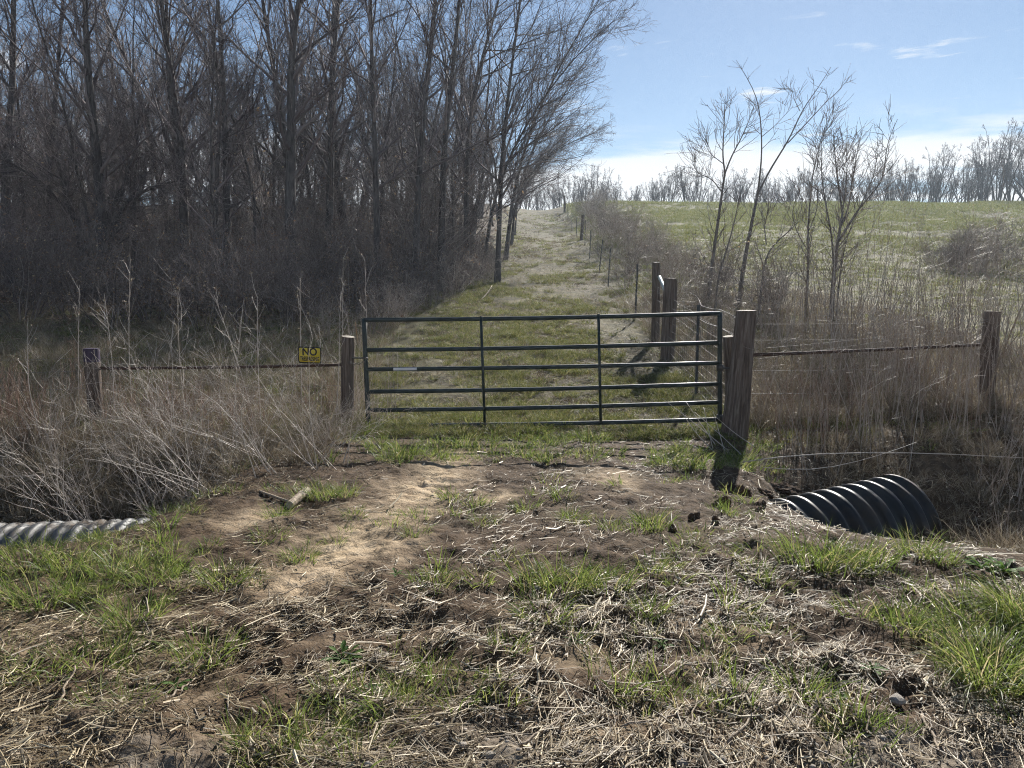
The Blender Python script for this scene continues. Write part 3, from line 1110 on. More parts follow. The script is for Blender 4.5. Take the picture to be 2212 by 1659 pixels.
# --- trees at the edge of the wood, traced stem by stem at their own distance
edge_trees = [
    (36.0, [(1092, 535), (1104, 430), (1141, 285), (1204, 148), (1274, 33), (1335, -70)], 0.10, 'bare tree arching far out to the right over the lane, outermost of the wood'),
    (27.5, [(1074, 580), (1080, 420), (1091, 250), (1112, 83), (1129, -30), (1140, -150)], 0.11, 'straight trunked bare tree standing closest to the left edge of the lane'),
    (30.0, [(1008, 550), (1008, 292), (1037, 137), (1079, 0), (1115, -140)], 0.13, 'bare tree bending right, second in from the lane edge'),
    (42.0, [(1104, 505), (1113, 425), (1150, 320), (1212, 215), (1280, 110)], 0.075, 'low slanting bare tree farther up the lane edge'),
    (45.0, [(1107, 490), (1113, 430), (1138, 372), (1180, 325), (1236, 290)], 0.06, 'small bowed tree overhanging the upper lane'),
    (54.0, [(1112, 470), (1118, 425), (1136, 390), (1160, 360), (1180, 335)], 0.07, 'distant little tree at the top of the lane edge'),
    (39.0, [(1096, 520), (1106, 450), (1140, 375), (1205, 318), (1290, 285)], 0.06, 'low tree drooping its boughs over the middle of the lane'),
    (30.5, [(1042, 575), (1064, 430), (1115, 300), (1190, 185), (1262, 100), (1325, 45)], 0.09, 'bare tree fanning right just behind the straight lane edge trunk'),
    (25.0, [(952, 590), (957, 300), (982, 100), (1002, -120)], 0.15, 'tall bare tree with a clean dark trunk left of the bending one'),
    (23.5, [(893, 590), (905, 330), (925, 120), (960, -120)], 0.13, 'tall slim bare tree rising straight in the middle of the picture'),
    (22.5, [(815, 600), (818, 350), (806, 150), (800, -120)], 0.12, 'slim bare tree above the left end of the gate'),
    (24.0, [(700, 600), (706, 400), (712, 200), (735, -120)], 0.17, 'thick dark trunk behind the yellow sign'),
    (25.5, [(640, 590), (628, 350), (600, 150), (560, -120)], 0.15, 'dark tree leaning left behind the tangled brush'),
    (23.0, [(487, 600), (483, 330), (478, 120), (470, -120)], 0.15, 'upright dark tree mid wood above the pale thicket'),
    (24.5, [(400, 600), (385, 380), (370, 180), (352, -120)], 0.14, 'tree leaning slightly left among the left wood trunks'),
    (22.0, [(215, 610), (205, 420), (207, 250), (192, 60), (180, -120)], 0.21, 'stout dark trunk above the purple topped post'),
    (26.0, [(20, 570), (15, 400), (22, 200), (40, -120)], 0.20, 'heavy dark trunk at the far left edge of the picture'),
    (24.0, [(110, 580), (95, 400), (120, 200), (150, -120)], 0.12, 'thin dark tree between the two stout left trunks'),
]
for k, (Y, path, r0, lab) in enumerate(edge_trees):
    P = np.array([at(px, py, Y) for px, py in path])
    base = np.array([P[0, 0], Y, Hf(P[0, 0], Y) - 0.15])
    P[0] = base
    P[1:, 1] += RNG.normal(0, 0.25, len(P) - 1)
    # carry the stem on above what the photograph shows
    if path[-1][1] < -100 and k != 0:
        P = np.concatenate([P, [P[-1] + (P[-1] - P[-2]) * 0.5 + np.array([0, 0, 1.2])]])
    edge = k < 8
    parts = build_tree(200 + k, r0=r0, path=P - base, n1=36 if edge else 30, n2=9 if edge else 8, n3=7 if edge else 6, first=0.2 if edge else 0.22, ang1=(0.4, 0.95),
                       up=0.05 if edge else 0.08, len1=0.40 if edge else 0.30, bias=(0.06, 0, 0) if edge else (0, 0, 0), n4=0)
    o = place('bare_tree', parts, base)
    tag(o, lab, 'tree')

# the gnarled multi stem tree at the left with its long low bough
Yg = 23.0
gb = on_ground(190, 640, Yg, 0.15)
rng = np.random.default_rng(5)
mt, mc = MB(), MB()
stems = [[(196, 640), (190, 560), (170, 500), (150, 455), (140, 400), (120, 330)],
         [(200, 640), (195, 570), (205, 520), (225, 470), (260, 430), (290, 360), (300, 250)],
         [(240, 640), (236, 560), (240, 500), (260, 440), (330, 400), (390, 390)],
         [(150, 455), (110, 415), (70, 380), (20, 350), (-30, 330)],
         [(190, 560), (160, 520), (130, 510), (90, 530), (60, 560)]]
allp, allr = [], []
for k, s in enumerate(stems):
    P = np.array([at(px, py, Yg - 0.12 * i * (1 if k in (2, 3) else 0.3)) for i, (px, py) in enumerate(s)])
    if k in (0, 1, 2):
        P[0, 2] = Hf(P[0, 0], Yg) - 0.2
    pp = resample(P, 12) - gb
    allp.append(pp)
    allr.append(taper((0.22, 0.19, 0.15, 0.08, 0.05)[k], 0.02, 12)[0])
    tubes(mt, pp, allr[-1], 9)
ap, ar = np.stack(allp), np.stack(allr)
p, d, r, t = spawn(ap, ar, 26, 0.25, 1.0, (0.5, 1.2), rng, True)
b1 = grow(p, d, rng.uniform(0.8, 2.4, len(p)), 7, 0.2, 0.05, rng)
r1 = taper(np.minimum(r * 0.5, 0.03), 0.006, 7, len(p))
tubes(mc, b1, r1, 4)
p, d, r, t = spawn(b1, r1, 9, 0.15, 1, (0.4, 1.1), rng)
b2 = grow(p, d, rng.uniform(0.3, 1.0, len(p)), 5, 0.22, 0.03, rng)
r2 = taper(0.007, 0.004, 5, len(p))
tubes(mc, b2, r2, 3)
p, d, r, t = spawn(b2, r2, 6, 0.15, 1, (0.4, 1.1), rng)
tubes(mc, grow(p, d, rng.uniform(0.15, 0.5, len(p)), 4, 0.2, 0.03, rng), taper(0.005, 0.003, 4, len(p)), 3)
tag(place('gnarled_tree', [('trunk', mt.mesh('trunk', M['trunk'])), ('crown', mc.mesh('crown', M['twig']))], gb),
    'gnarled low forking tree with crooked dark stems at the left wood edge', 'tree')

# --- interior of the wood: shared variants
variants = [build_tree(300 + k, height=h, r0=r0, stems=s, n1=n1, n2=8, n3=5, first=f, up=0.09, len1=l1, wob0=0.065)
            for k, (h, r0, s, n1, f, l1) in enumerate([(14, 0.16, 1, 32, 0.20, 0.30), (13, 0.12, 1, 30, 0.17, 0.30), (15, 0.19, 1, 34, 0.24, 0.28),
                                                       (12.5, 0.13, 2, 18, 0.2, 0.32), (13.5, 0.14, 3, 13, 0.24, 0.30), (11, 0.075, 1, 24, 0.22, 0.24),
                                                       (12, 0.065, 1, 22, 0.25, 0.22), (8, 0.05, 1, 24, 0.15, 0.26)])]
spots = []
tries = 0
rng = np.random.default_rng(99)
while len(spots) < 225 and tries < 6000:
    tries += 1
    y = 21 + 56 * rng.random() ** 0.9
    xl, xr = -0.74 * y - 3, np.interp(y, [21, 26, 34, 60, 90], [-4.0, -2.6, -2.0, -1.2, -0.3])
    x = xl + (xr - xl) * rng.random()
    dmin = 0.95 if y < 40 else 1.4
    if all((x - a) ** 2 + (y - b) ** 2 > dmin ** 2 for a, b in spots):
        spots.append((x, y))
for k, (x, y) in enumerate(spots):
    vk = (0, 5, 6, 1, 7, 5, 2, 6, 3, 7, 5, 4, 6)[k % 13]
    o = place('bare_tree', variants[vk], (x, y, Hf(x, y) - 0.1), rng.uniform(0, 6.28), rng.uniform(0.8, 1.15), (rng.normal(0, 0.05), rng.normal(0.01, 0.06)))
    kind_ = ('broad crowned', 'upright', 'stout', 'twin stemmed', 'triple stemmed', 'slender', 'pole thin', 'short young')[vk]
    zone = zone_of(x, y)
    deep = 'in the front of the wood' if y < 32 else 'deep in the wood'
    tag(o, '%s bare tree %s, %s' % (kind_, deep, zone), 'tree', 'trees of the leafless wood: %s, %s, %s' % (kind_, deep, zone))


# ------------------------------------------------------------------ shrubs
def shrub_mesh(seed, h, n0, n1, n2, spread, leaves, r0=0.012, up=0.04, mat='shrubtwig', leaf_size=0.035):
    rng = np.random.default_rng(seed)
    mb, ml = MB(), MB()
    a = rng.uniform(0, 6.28, n0)
    s = rng.uniform(0.1, 1, n0) * spread
    d = np.stack([np.cos(a) * s, np.sin(a) * s, np.ones(n0)], 1)
    pos = np.stack([np.cos(a) * s * 0.4, np.sin(a) * s * 0.4, np.full(n0, -0.08)], 1)
    l0 = h * rng.uniform(0.6, 1.1, n0)
    b0 = grow(pos, d, l0, 8, 0.12, up, rng)
    q0 = taper(r0, 0.004, 8, n0)
    tubes(mb, b0, q0, 4)
    p, d, r, t = spawn(b0, q0, n1, 0.15, 1, (0.4, 1.1), rng)
    l1 = np.repeat(l0, n1) * (0.5 - 0.3 * t) * rng.uniform(0.5, 1.2, len(p))
    b1 = grow(p, d, l1, 5, 0.18, up, rng)
    q1 = taper(np.minimum(r * 0.6, 0.006), 0.003, 5, len(p))
    tubes(mb, b1, q1, 3)
    p, d, r, t = spawn(b1, q1, n2, 0.1, 1, (0.4, 1.1), rng)
    l2 = np.clip(np.repeat(l1, n2) * 0.5 * rng.uniform(0.4, 1.2, len(p)), 0.06, 0.8)
    b2 = grow(p, d, l2, 3, 0.2, up, rng)
    tubes(mb, b2, taper(0.0035, 0.0022, 3, len(p)), 3)
    out = [('stems', mb.mesh('stems', M[mat]))]
    if leaves:
        pick = rng.integers(0, len(b2), leaves)
        c = b2[pick, -1]
        u = norm(rng.normal(0, 1, (leaves, 3)))
        w = norm(np.cross(u, rng.normal(0, 1, (leaves, 3))))
        sz = leaf_size * rng.uniform(0.5, 1.2, (leaves, 1))
        n_ = np.cross(u, w)
        v = np.stack([c, c + u * sz + w * sz * 0.45 + n_ * sz * 0.2, c + u * sz * 2, c + u * sz - w * sz * 0.45 + n_ * sz * 0.2], 1).reshape(-1, 3)
        ml.add(v, np.arange(leaves * 4).reshape(-1, 4))
        lm = ml.mesh('dry_leaves', M['dryleaf'])
        out.append(('dry_leaves', lm))
    return out


SH = [shrub_mesh(400, 3.2, 16, 9, 7, 0.55, 160), shrub_mesh(401, 2.4, 18, 9, 7, 0.75, 300), shrub_mesh(402, 2.8, 14, 10, 7, 0.6, 60), shrub_mesh(403, 1.8, 22, 8, 6, 0.9, 260)]
rng = np.random.default_rng(123)
n = 0
shr = []
while len(shr) < 118:
    y = 17.0 + 20 * rng.random() ** 1.9
    xr = np.interp(y, [17, 20, 26, 34, 60], [-5.0, -2.9, -1.6, -1.4, -0.6])
    x = (-0.72 * y - 1) + (xr + 0.72 * y + 1) * rng.random()
    if -15.0 < x < -9.5 and 17 < y < 23.2 and rng.random() < 0.85:
        continue
    if all((x - a) ** 2 + (y - b) ** 2 > 0.8 for a, b in shr):
        shr.append((x, y))
for k, (x, y) in enumerate(shr):
    o = place('woodland_shrub', SH[k % 4], (x, y, Hf(x, y)), rng.uniform(0, 6.28), rng.uniform(0.6, 1.1))
    zone = zone_of(x, y)
    kind_ = ('tall thin', 'leafy brown', 'open bare', 'low wide')[k % 4]
    front = 'in front of the trunks' if y < 20 else 'just inside the wood' if y < 26 else 'deeper in the wood'
    tag(o, '%s shrub %s, %s' % (kind_, front, zone), 'shrub', 'undergrowth shrubs: %s, %s, %s' % (kind_, front, zone))

rng = np.random.default_rng(321)
for k in range(26):
    y = rng.uniform(23, 50)
    xr = float(np.interp(y, [21, 26, 34, 60], [-3.4, -2.4, -1.9, -1.2]))
    x = (-0.70 * y) + (xr + 0.70 * y) * rng.random()
    o = place('understorey_shrub', SH[(0, 2)[k % 2]], (x, y, Hf(x, y)), rng.uniform(0, 6.28), rng.uniform(1.3, 2.0))
    tag(o, 'tall leafless understorey shrub among the trunks, %s' % zone_of(x, y), 'shrub', 'tall understorey shrubs ' + zone_of(x, y))

# ------------------------------------------------------------------ far tree line on the hill crest
FT = [build_tree(500 + k, height=h, r0=0.26, stems=s, n1=n1, n2=6, n3=5, first=0.30, up=0.08, len1=0.36, ang1=(0.18, 0.45), tipr=0.0115, wob0=0.09)
      for k, (h, s, n1) in enumerate([(8.5, 9, 7), (7.5, 8, 7), (9.5, 7, 8)])]
far = []
rng = np.random.default_rng(31)
for px in np.concatenate([np.linspace(2090, 2290, 9), np.linspace(1915, 2085, 11), np.linspace(1120, 1905, 44)]):
    px = px + rng.uniform(-9, 9)
    if px > 2085:
        Y, s = rng.uniform(90, 97), rng.uniform(0.85, 1.12)
    elif px > 1905:
        Y, s = rng.uniform(91, 96), rng.uniform(0.62, 0.85)
    else:
        Y, s = rng.uniform(89, 96), rng.uniform(0.42, 0.72)
    far.append(((px - CX) / FPX * Y, Y, s, px))
for k, (x, y, s, px) in enumerate(far):
    o = place('hilltop_tree', FT[k % 3], (x, y, Hf(x, y) - 0.1), rng.uniform(0, 6.28), s)
    if px > 2085:
        tag(o, 'tall bare tree in the right hand clump on the hill crest', 'tree', 'tall trees at the right of the crest')
    elif px > 1905:
        tag(o, 'medium bare spreading tree on the crest left of the tall clump', 'tree', 'medium trees on the crest')
    else:
        tag(o, 'small far bare tree showing above the crest beyond the lane fence', 'tree', 'small far trees behind the crest')

# ------------------------------------------------------------------ traced saplings at the fence on the right
def z3(x, y):
    return 1434.4 + 0.4168 * x, 86.4 + 0.4168 * y


def sapling(label, Y, stems, seed, twn=14, sub=5, tw=(0.5, 1.4)):
    rng = np.random.default_rng(seed)
    b = np.array(at(*z3(*stems[0][2][0]), Y))
    b[2] = Hf(b[0], b[1]) - 0.1
    mt, mc = MB(), MB()
    for r0, r1, pts in stems:
        P = np.array([at(*z3(*q), Y + rng.normal(0, 0.12) * (i > 0)) for i, q in enumerate(pts)])
        if pts is stems[0][2] or pts[0][1] > 1250:
            P[0, 2] = Hf(P[0, 0], P[0, 1]) - 0.1
        pp = resample(P, 14)[None] - b
        rr = taper(r0 * 0.78, r1 * 0.8, 14)
        tubes(mt, pp, rr, 7)
        p, d, r, t = spawn(pp, rr, twn, 0.25, 0.97, (0.5, 1.0), rng, True)
        l1 = rng.uniform(tw[0], tw[1], len(p)) * (1.1 - 0.8 * t)
        b1 = grow(p, d, l1, 6, 0.14, 0.12, rng)
        q1 = taper(np.minimum(r * 0.5, 0.014), 0.004, 6, len(p))
        tubes(mc, b1, q1, 4)
        p, d, r, t = spawn(b1, q1, sub, 0.1, 1, (0.4, 0.9), rng)
        tubes(mc, grow(p, d, rng.uniform(0.12, 0.5, len(p)), 4, 0.16, 0.1, rng), taper(0.005, 0.003, 4, len(p)), 3)
    o = place('sapling', [('trunk', mt.mesh('trunk', M['sapbark'])), ('crown', mc.mesh('crown', M['shrubtwig']))], b)
    return tag(o, label, 'sapling')


sapling('bushy topped bare sapling, leftmost of those past the gate post', 20.0, [
    (0.075, 0.03, [(228, 1310), (250, 1150), (272, 1000), (288, 880), (300, 790), (316, 690)]),
    (0.03, 0.006, [(316, 690), (303, 600), (310, 470), (318, 290)]),
    (0.03, 0.006, [(316, 690), (350, 600), (395, 520), (440, 420), (470, 335)]),
    (0.022, 0.005, [(300, 790), (250, 720), (170, 690), (135, 605)]),
    (0.016, 0.005, [(305, 640), (240, 590), (205, 520)])], 1, 16)
sapling('tall forked sapling with long bare shoots reaching highest into the sky', 19.3, [
    (0.085, 0.035, [(388, 1320), (410, 1180), (435, 1050), (460, 920), (485, 800)]),
    (0.03, 0.006, [(485, 800), (505, 640), (508, 500), (490, 310), (440, 210), (375, 105)]),
    (0.035, 0.006, [(485, 800), (560, 650), (650, 520), (690, 420), (720, 350), (800, 250), (865, 140)]),
    (0.02, 0.005, [(640, 535), (740, 430), (840, 320), (920, 250), (965, 185)]),
    (0.012, 0.004, [(705, 368), (675, 310), (662, 245)]),
    (0.012, 0.004, [(508, 500), (580, 440), (670, 342)])], 2, 6, 4, (0.3, 1.0))
sapling('thin crooked sapling leaning right between the two larger saplings', 17.5, [
    (0.04, 0.01, [(258, 1400), (285, 1200), (335, 1060), (375, 900), (395, 790)]),
    (0.02, 0.006, [(300, 1170), (360, 1190), (350, 1240), (300, 1270)])], 3, 12)
sapling('short slender sapling forking low, right of the tall forked one', 17.8, [
    (0.045, 0.012, [(493, 1370), (515, 1180), (545, 1075), (640, 1000), (700, 940)]),
    (0.02, 0.006, [(530, 1060), (520, 960), (545, 860)])], 4, 14)
sapling('slim grey sapling whose twin shoots bend right at the top', 18.5, [
    (0.055, 0.02, [(735, 1350), (750, 1150), (745, 1000), (755, 850)]),
    (0.02, 0.005, [(755, 850), (770, 700), (810, 520), (840, 430), (885, 345)]),
    (0.016, 0.005, [(745, 1000), (800, 880), (790, 700), (800, 560), (860, 400)]),
    (0.02, 0.005, [(750, 1100), (690, 1000), (660, 900), (700, 760)])], 5, 16)
sapling('bushy many stemmed sapling clump farthest right of the fence saplings', 17.0, [
    (0.08, 0.03, [(868, 1420), (880, 1200), (900, 1050), (925, 900)]),
    (0.03, 0.006, [(925, 900), (900, 720), (885, 600), (880, 470)]),
    (0.03, 0.006, [(920, 960), (960, 860), (980, 700), (1015, 505)]),
    (0.03, 0.006, [(900, 1050), (970, 930), (1050, 820), (1140, 740), (1150, 540), (1210, 410)]),
    (0.03, 0.006, [(880, 1200), (870, 1000), (830, 820), (810, 640), (820, 500)]),
    (0.025, 0.006, [(905, 1000), (940, 800), (950, 640), (945, 535)]),
    (0.025, 0.006, [(910, 1040), (1010, 880), (1090, 700), (1110, 570)]),
    (0.03, 0.006, [(890, 1420), (920, 1150), (960, 980), (1020, 860)])], 6, 16)

# ------------------------------------------------------------------ brush: bramble mound in the field, lane verge thickets
BR = [shrub_mesh(420, 1.7, 20, 7, 5, 0.8, 0, 0.007), shrub_mesh(421, 1.3, 22, 6, 4, 0.9, 30, 0.006, 0.04, 'weedstalk'), shrub_mesh(422, 2.1, 15, 7, 4, 0.5, 20, 0.008, 0.04, 'weedstalk')]
rng = np.random.default_rng(77)
for k in range(26):
    px = rng.uniform(2010, 2330)
    t = (px - 2010) / 200
    Y = rng.uniform(26, 31)
    x = (px - CX) / FPX * Y
    o = place('bramble_bush', BR[k % 3], (x, Y, Hf(x, Y)), rng.uniform(0, 6.28), rng.uniform(0.9, 1.25) * (0.7 + 0.4 * min(t, 1)))
    tag(o, 'tangled purple brown bramble in the mound out on the green field', 'bramble', 'brambles of the mound in the field')
k = 0
for y in np.concatenate([np.arange(14.2, 45, 0.62), np.arange(45, 80, 1.5)]):
    x = float(fence_x(y)) + rng.uniform(0.0, 3.2) + (y > 30) * rng.uniform(0, 1.5)
    o = place('verge_brush', BR[(1, 2, 0, 2)[k % 4]], (x, y, Hf(x, y)), rng.uniform(0, 6.28), rng.uniform(0.55, 0.95) * (1.25 if y > 38 else 1))
    zn = 'beside the wooden corner posts' if y < 19 else 'beside the nearer T posts' if y < 32 else 'below the upper wooden post' if y < 46 else 'near the crest'
    tag(o, '%s brush by the lane fence, %s' % (('low pale', 'tall pale', 'dark twiggy', 'tall pale')[k % 4], zn), 'brush', 'brush along the lane fence %s, kind %d' % (zn, (0, 1, 2, 1)[k % 4]))
    k += 1
for y in np.arange(15.5, 34, 0.8):                            # brush along the wood side of the lane
    x = float(np.interp(y, [15, 18, 22, 26, 34], [-3.6, -2.7, -1.9, -1.25, -1.0])) + rng.uniform(-0.5, 0.25)
    o = place('verge_brush', BR[k % 3], (x, y, Hf(x, y)), rng.uniform(0, 6.28), rng.uniform(0.45, 0.85))
    tag(o, 'low pale brush where the wood meets the left side of the lane', 'brush', 'brush along the wood side of the lane')
    k += 1


# ================================================================== WEEDS at the fence line
def weed_mesh(seed, n, h, rad, lean=(0, 0), side=3, mat='weedstalk', curve=0.03, r0=0.0032, sub=1, var=0.12, wob=0.05):
    rng = np.random.default_rng(seed)
    mb = MB()
    a = rng.uniform(0, 6.28, n)
    s = np.sqrt(rng.random(n)) * rad
    pos = np.stack([np.cos(a) * s, np.sin(a) * s, np.full(n, -0.06)], 1)
    d = np.stack([lean[0] + rng.normal(0, var, n), lean[1] + rng.normal(0, var, n), np.ones(n)], 1)
    l0 = h * rng.uniform(0.45, 1.1, n)
    b0 = grow(pos, d, l0, 7, wob, 0.0, rng, (lean[0] * curve, lean[1] * curve, 0))
    q0 = taper(r0 * rng.uniform(0.7, 1.3, n), 0.0013, 7, n)
    tubes(mb, b0, q0, 4)
    if side:
        p, dd, r, t = spawn(b0, q0, side, 0.35, 1, (0.35, 0.9), rng)
        l1 = np.repeat(l0, side) * (0.28 if wob < 0.08 else 0.36) * rng.uniform(0.4, 1.2, len(p))
        b1 = grow(p, dd, l1, 4, 0.12, 0.06, rng)
        q1 = taper(np.minimum(r * 0.7, 0.002), 0.0011, 4, len(p))
        tubes(mb, b1, q1, 3)
        if sub:
            p, dd, r, t = spawn(b1, q1, sub + 1, 0.2, 1, (0.4, 1.0), rng)
            tubes(mb, grow(p, dd, np.repeat(l1, sub + 1) * 0.4, 3, 0.15, 0.05, rng), taper(0.0014, 0.0009, 3, len(p)), 3)
    return mb.mesh('weed_stalks', M[mat])


WD = [weed_mesh(600 + k, 15, h, 0.45, (0.03, 0), 2, 'weedstalk', 0.03, 0.0046, 1, 0.14, 0.055) for k, h in enumerate((1.75, 1.5, 2.0, 1.3))]
RW = [weed_mesh(640 + k, 40, h, 0.42, (0, 0), 2, 'redweed', 0.0, 0.0026, 0, 0.16, 0.06) for k, h in enumerate((0.85, 0.7, 1.0))]
PALE = [weed_mesh(620, 10, 1.45, 0.18, (-0.55, -0.1), 6, 'palestalk', 0.0, 0.0050, 3, 0.34, 0.11), weed_mesh(621, 11, 1.2, 0.22, (-0.3, -0.15), 6, 'palestalk', 0.06, 0.0042, 3, 0.42, 0.12),
        weed_mesh(622, 8, 1.65, 0.2, (-0.65, 0.0), 7, 'palestalk', -0.10, 0.0056, 3, 0.30, 0.10), weed_mesh(623, 12, 1.0, 0.3, (0.05, -0.2), 6, 'palestalk', 0.0, 0.0042, 3, 0.5, 0.13)]
rng = np.random.default_rng(8)


def put(me, name, x, y, lab, cat, grp, s=1.0, rz=None, zoff=0.0):
    o = link(name, me, None, (x, y, Hf(x, y) + zoff))
    o.rotation_euler = (0, 0, rng.uniform(-0.5, 0.5) if rz is None else rz)
    o.scale = (s, s, s * rng.uniform(0.9, 1.1))
    return tag(o, lab, cat, grp)


def wz(x):
    return 'beside the thick gate post' if x < 3.8 else 'under the middle of the right brace rail' if x < 5.4 else 'around the far right post'


def fz(x, y):
    return ('just behind' if y < 12.2 else 'well behind' if y < 13.9 else 'far behind') + (' the thick gate post' if x / y < 0.40 else ' the right brace rail' if x / y < 0.56 else ' the far right post')


# right of the gate post
for k in range(30):
    x, y = 2.95 + 4.6 * rng.random(), rng.uniform(7.9, 10.6)
    put(WD[k % 4], 'weed_clump', x, y, 'stand of tall sparse grey tan weed stalks ' + wz(x), 'weeds', 'tall grey weed stands ' + wz(x), rng.uniform(0.85, 1.3), rng.uniform(0, 6.28))
for k in range(10):
    x, y = 2.9 + 4.6 * rng.random(), rng.uniform(8.3, 10.0)
    put(RW[k % 3], 'weed_clump', x, y, 'low reddish brown weed growth ' + wz(x), 'weeds', 'low red weeds ' + wz(x), rng.uniform(0.75, 1.1), rng.uniform(0, 6.28))
for k in range(26):
    x, y = 3.6 + 6.0 * rng.random(), rng.uniform(10.6, 15.5)
    put(WD[k % 4], 'weed_clump', x, y, 'tall dry weed stalks at the field edge ' + fz(x, y), 'weeds', 'weed stands at the field edge ' + fz(x, y), rng.uniform(0.95, 1.6), rng.uniform(0, 6.28))
for k in range(14):
    x, y = 3.9 + 2.6 * rng.random(), rng.uniform(5.2, 7.6)
    put(WD[k % 4], 'weed_clump', x, y, 'dry weed stalks growing in the right ditch beside the black culvert', 'weeds', 'weeds in the right ditch', rng.uniform(0.55, 0.95), rng.uniform(0, 6.28))
# left of the gate, behind the thicket
for k in range(22):
    x, y = -6.8 + 4.6 * rng.random(), rng.uniform(8.2, 9.9)
    put(RW[k % 3], 'weed_clump', x, y, 'dry reddish brown weed stalks along the fence left of the gate', 'weeds', 'brown weed stands left of the gate', rng.uniform(0.7, 1.0), rng.uniform(0, 6.28))
for k in range(3):
    x, y = rng.uniform(-1.9, -1.6), rng.uniform(9.3, 9.8)
    put(WD[k % 4], 'weed_clump', x, y, 'thin weed stalks crowding the latch end of the gate', 'weeds', 'weeds at the gate latch', rng.uniform(0.6, 0.85), rng.uniform(0, 6.28))
# the pale arching thicket
thick = [(-1.75, 6.95), (-2.0, 7.3), (-2.25, 6.7), (-2.5, 7.4), (-2.75, 6.6), (-3.0, 7.1), (-3.3, 6.75), (-3.6, 7.4), (-3.9, 6.9), (-4.3, 7.2),
         (-3.5, 8.0), (-3.9, 8.2), (-1.9, 7.6), (-5.9, 6.9)]
for k, (x, y) in enumerate(thick):
    put(PALE[(k * 3 + k // 4) % 4], 'thicket_clump', x, y, 'bleached thicket of pale arching stems %s' % ('at the edge of the drive' if x > -2.4 else 'above the left culvert' if x < -3.5 else 'between the drive and the left culvert'), 'thicket', 'pale thicket %s' % ('at the drive' if x > -2.4 else 'above the culvert' if x < -3.5 else 'in between'), rng.uniform(0.85, 1.15) * (0.9 if x > -2.7 else 1.05))

# tall single stalks standing out of the left weeds
stalks = [(170, 900, 172, 615), (285, 880, 281, 560), (365, 880, 374, 700), (402, 870, 383, 650), (555, 880, 462, 636), (652, 880, 648, 600), (737, 880, 741, 556),
          (722, 840, 735, 640), (792, 760, 788, 556), (562, 860, 556, 640), (500, 860, 522, 690), (85, 880, 60, 700), (245, 880, 226, 640), (690, 860, 690, 705)]
for k, (bx, by, tx, ty) in enumerate(stalks):
    Y = rng.uniform(8.6, 9.8)
    b = on_ground(bx, by, Y, 0.05)
    mb = MB()
    P = resample(np.array([b, (b + at(tx, ty, Y)) / 2 + rng.normal(0, 0.03, 3), at(tx, ty, Y)]) - b, 10)[None]
    rr = taper(0.0065, 0.0022, 10)
    tubes(mb, P, rr, 5)
    p, d, r, t = spawn(P, rr, 9, 0.55, 1.0, (0.3, 0.8), rng, True)
    b1 = grow(p, d, rng.uniform(0.08, 0.3, len(p)), 4, 0.1, 0.1, rng)
    tubes(mb, b1, taper(0.0025, 0.0014, 4, len(p)), 4)
    o = empty('dead_stalk', b)
    link('stem', mb.mesh('stem', M['palestalk']), o)
    m2 = MB()
    tips = np.repeat(b1[:, -1], 3, 0) + rng.normal(0, 0.012, (len(b1) * 3, 3))
    u = norm(rng.normal(0, 1, tips.shape)) * 0.012
    w = norm(np.cross(u, rng.normal(0, 1, tips.shape))) * 0.007
    m2.add(np.stack([tips, tips + u + w, tips + 2 * u, tips + u - w], 1).reshape(-1, 3), np.arange(len(tips) * 4).reshape(-1, 4))
    link('seed_heads', m2.mesh('seed_heads', M['drygrass']), o)['kind'] = 'stuff'
    labs = {4: 'long pale dead stalk leaning far left above the fence', 6: 'pale dead stalk rising tallest just left of the gate', 1: 'tall pale dead stalk right of the purple topped post',
            0: 'tall forked pale stalk standing beside the purple topped post'}
    tag(o, labs.get(k, 'thin upright dead stalk with small seed heads above the left fence'), 'dead stalk', 'tall stalks above the left fence')


def bundle(name, label, cat, sticks, mat, S=6):
    first = np.array(sticks[0][0][0], float)
    o = tag(empty(name, first), label, cat)
    for path, r in sticks:
        P = resample(path, 8)
        mb = MB()
        tubes(mb, P - first, taper(r, r * 0.45, 8)[0], S, True)
        link('stem', mb.mesh('stem', M[mat]), o)
    return o


bst = []
for (x0, y0, Y0), (x1, y1, Y1) in [((1542, 983, 7.9), (1469, 885, 8.2)), ((1567, 983, 7.9), (1540, 887, 8.3)), ((1630, 965, 8.0), (1548, 902, 8.3)), ((1545, 960, 8.0), (1482, 868, 8.4)),
                                   ((1545, 985, 7.8), (1462, 948, 8.0)), ((1620, 1000, 7.7), (1500, 890, 8.3)), ((1575, 975, 7.9), (1430, 860, 8.4)), ((1540, 970, 8.0), (1520, 880, 8.4))]:
    a, b = at(x0, y0, Y0), at(x1, y1, Y1)
    a[2] = max(a[2], Hf(a[0], a[1]))
    bst.append(([a, (a + b) / 2 + RNG.normal(0, 0.015, 3), b], 0.0055))
bundle('broken_stems', 'bleached broken stems leaning against the lower hinge end of the gate', 'dead stems', bst, 'palestalk')
bundle('leaning_branch', 'dark bare branch leaning up at the right edge beyond the last post', 'branch',
       [([at(2125, 870, 9.0), at(2160, 775, 8.9), at(2212, 650, 8.8)], 0.016), ([at(2160, 775, 8.9), at(2200, 720, 8.8), at(2230, 690, 8.7)], 0.008)], 'stick')
bundle('fallen_stalk', 'long pale stalk lying level across the weeds above the black culvert', 'dead stalk',
       [([at(1598, 999, 7.3), at(1692, 980, 7.4), at(1981, 976, 7.2), at(2260, 992, 7.0)], 0.006), ([at(1650, 1010, 7.2), at(1760, 1020, 7.0), at(1900, 985, 6.9), at(1980, 955, 7.0)], 0.004)], 'palestalk')
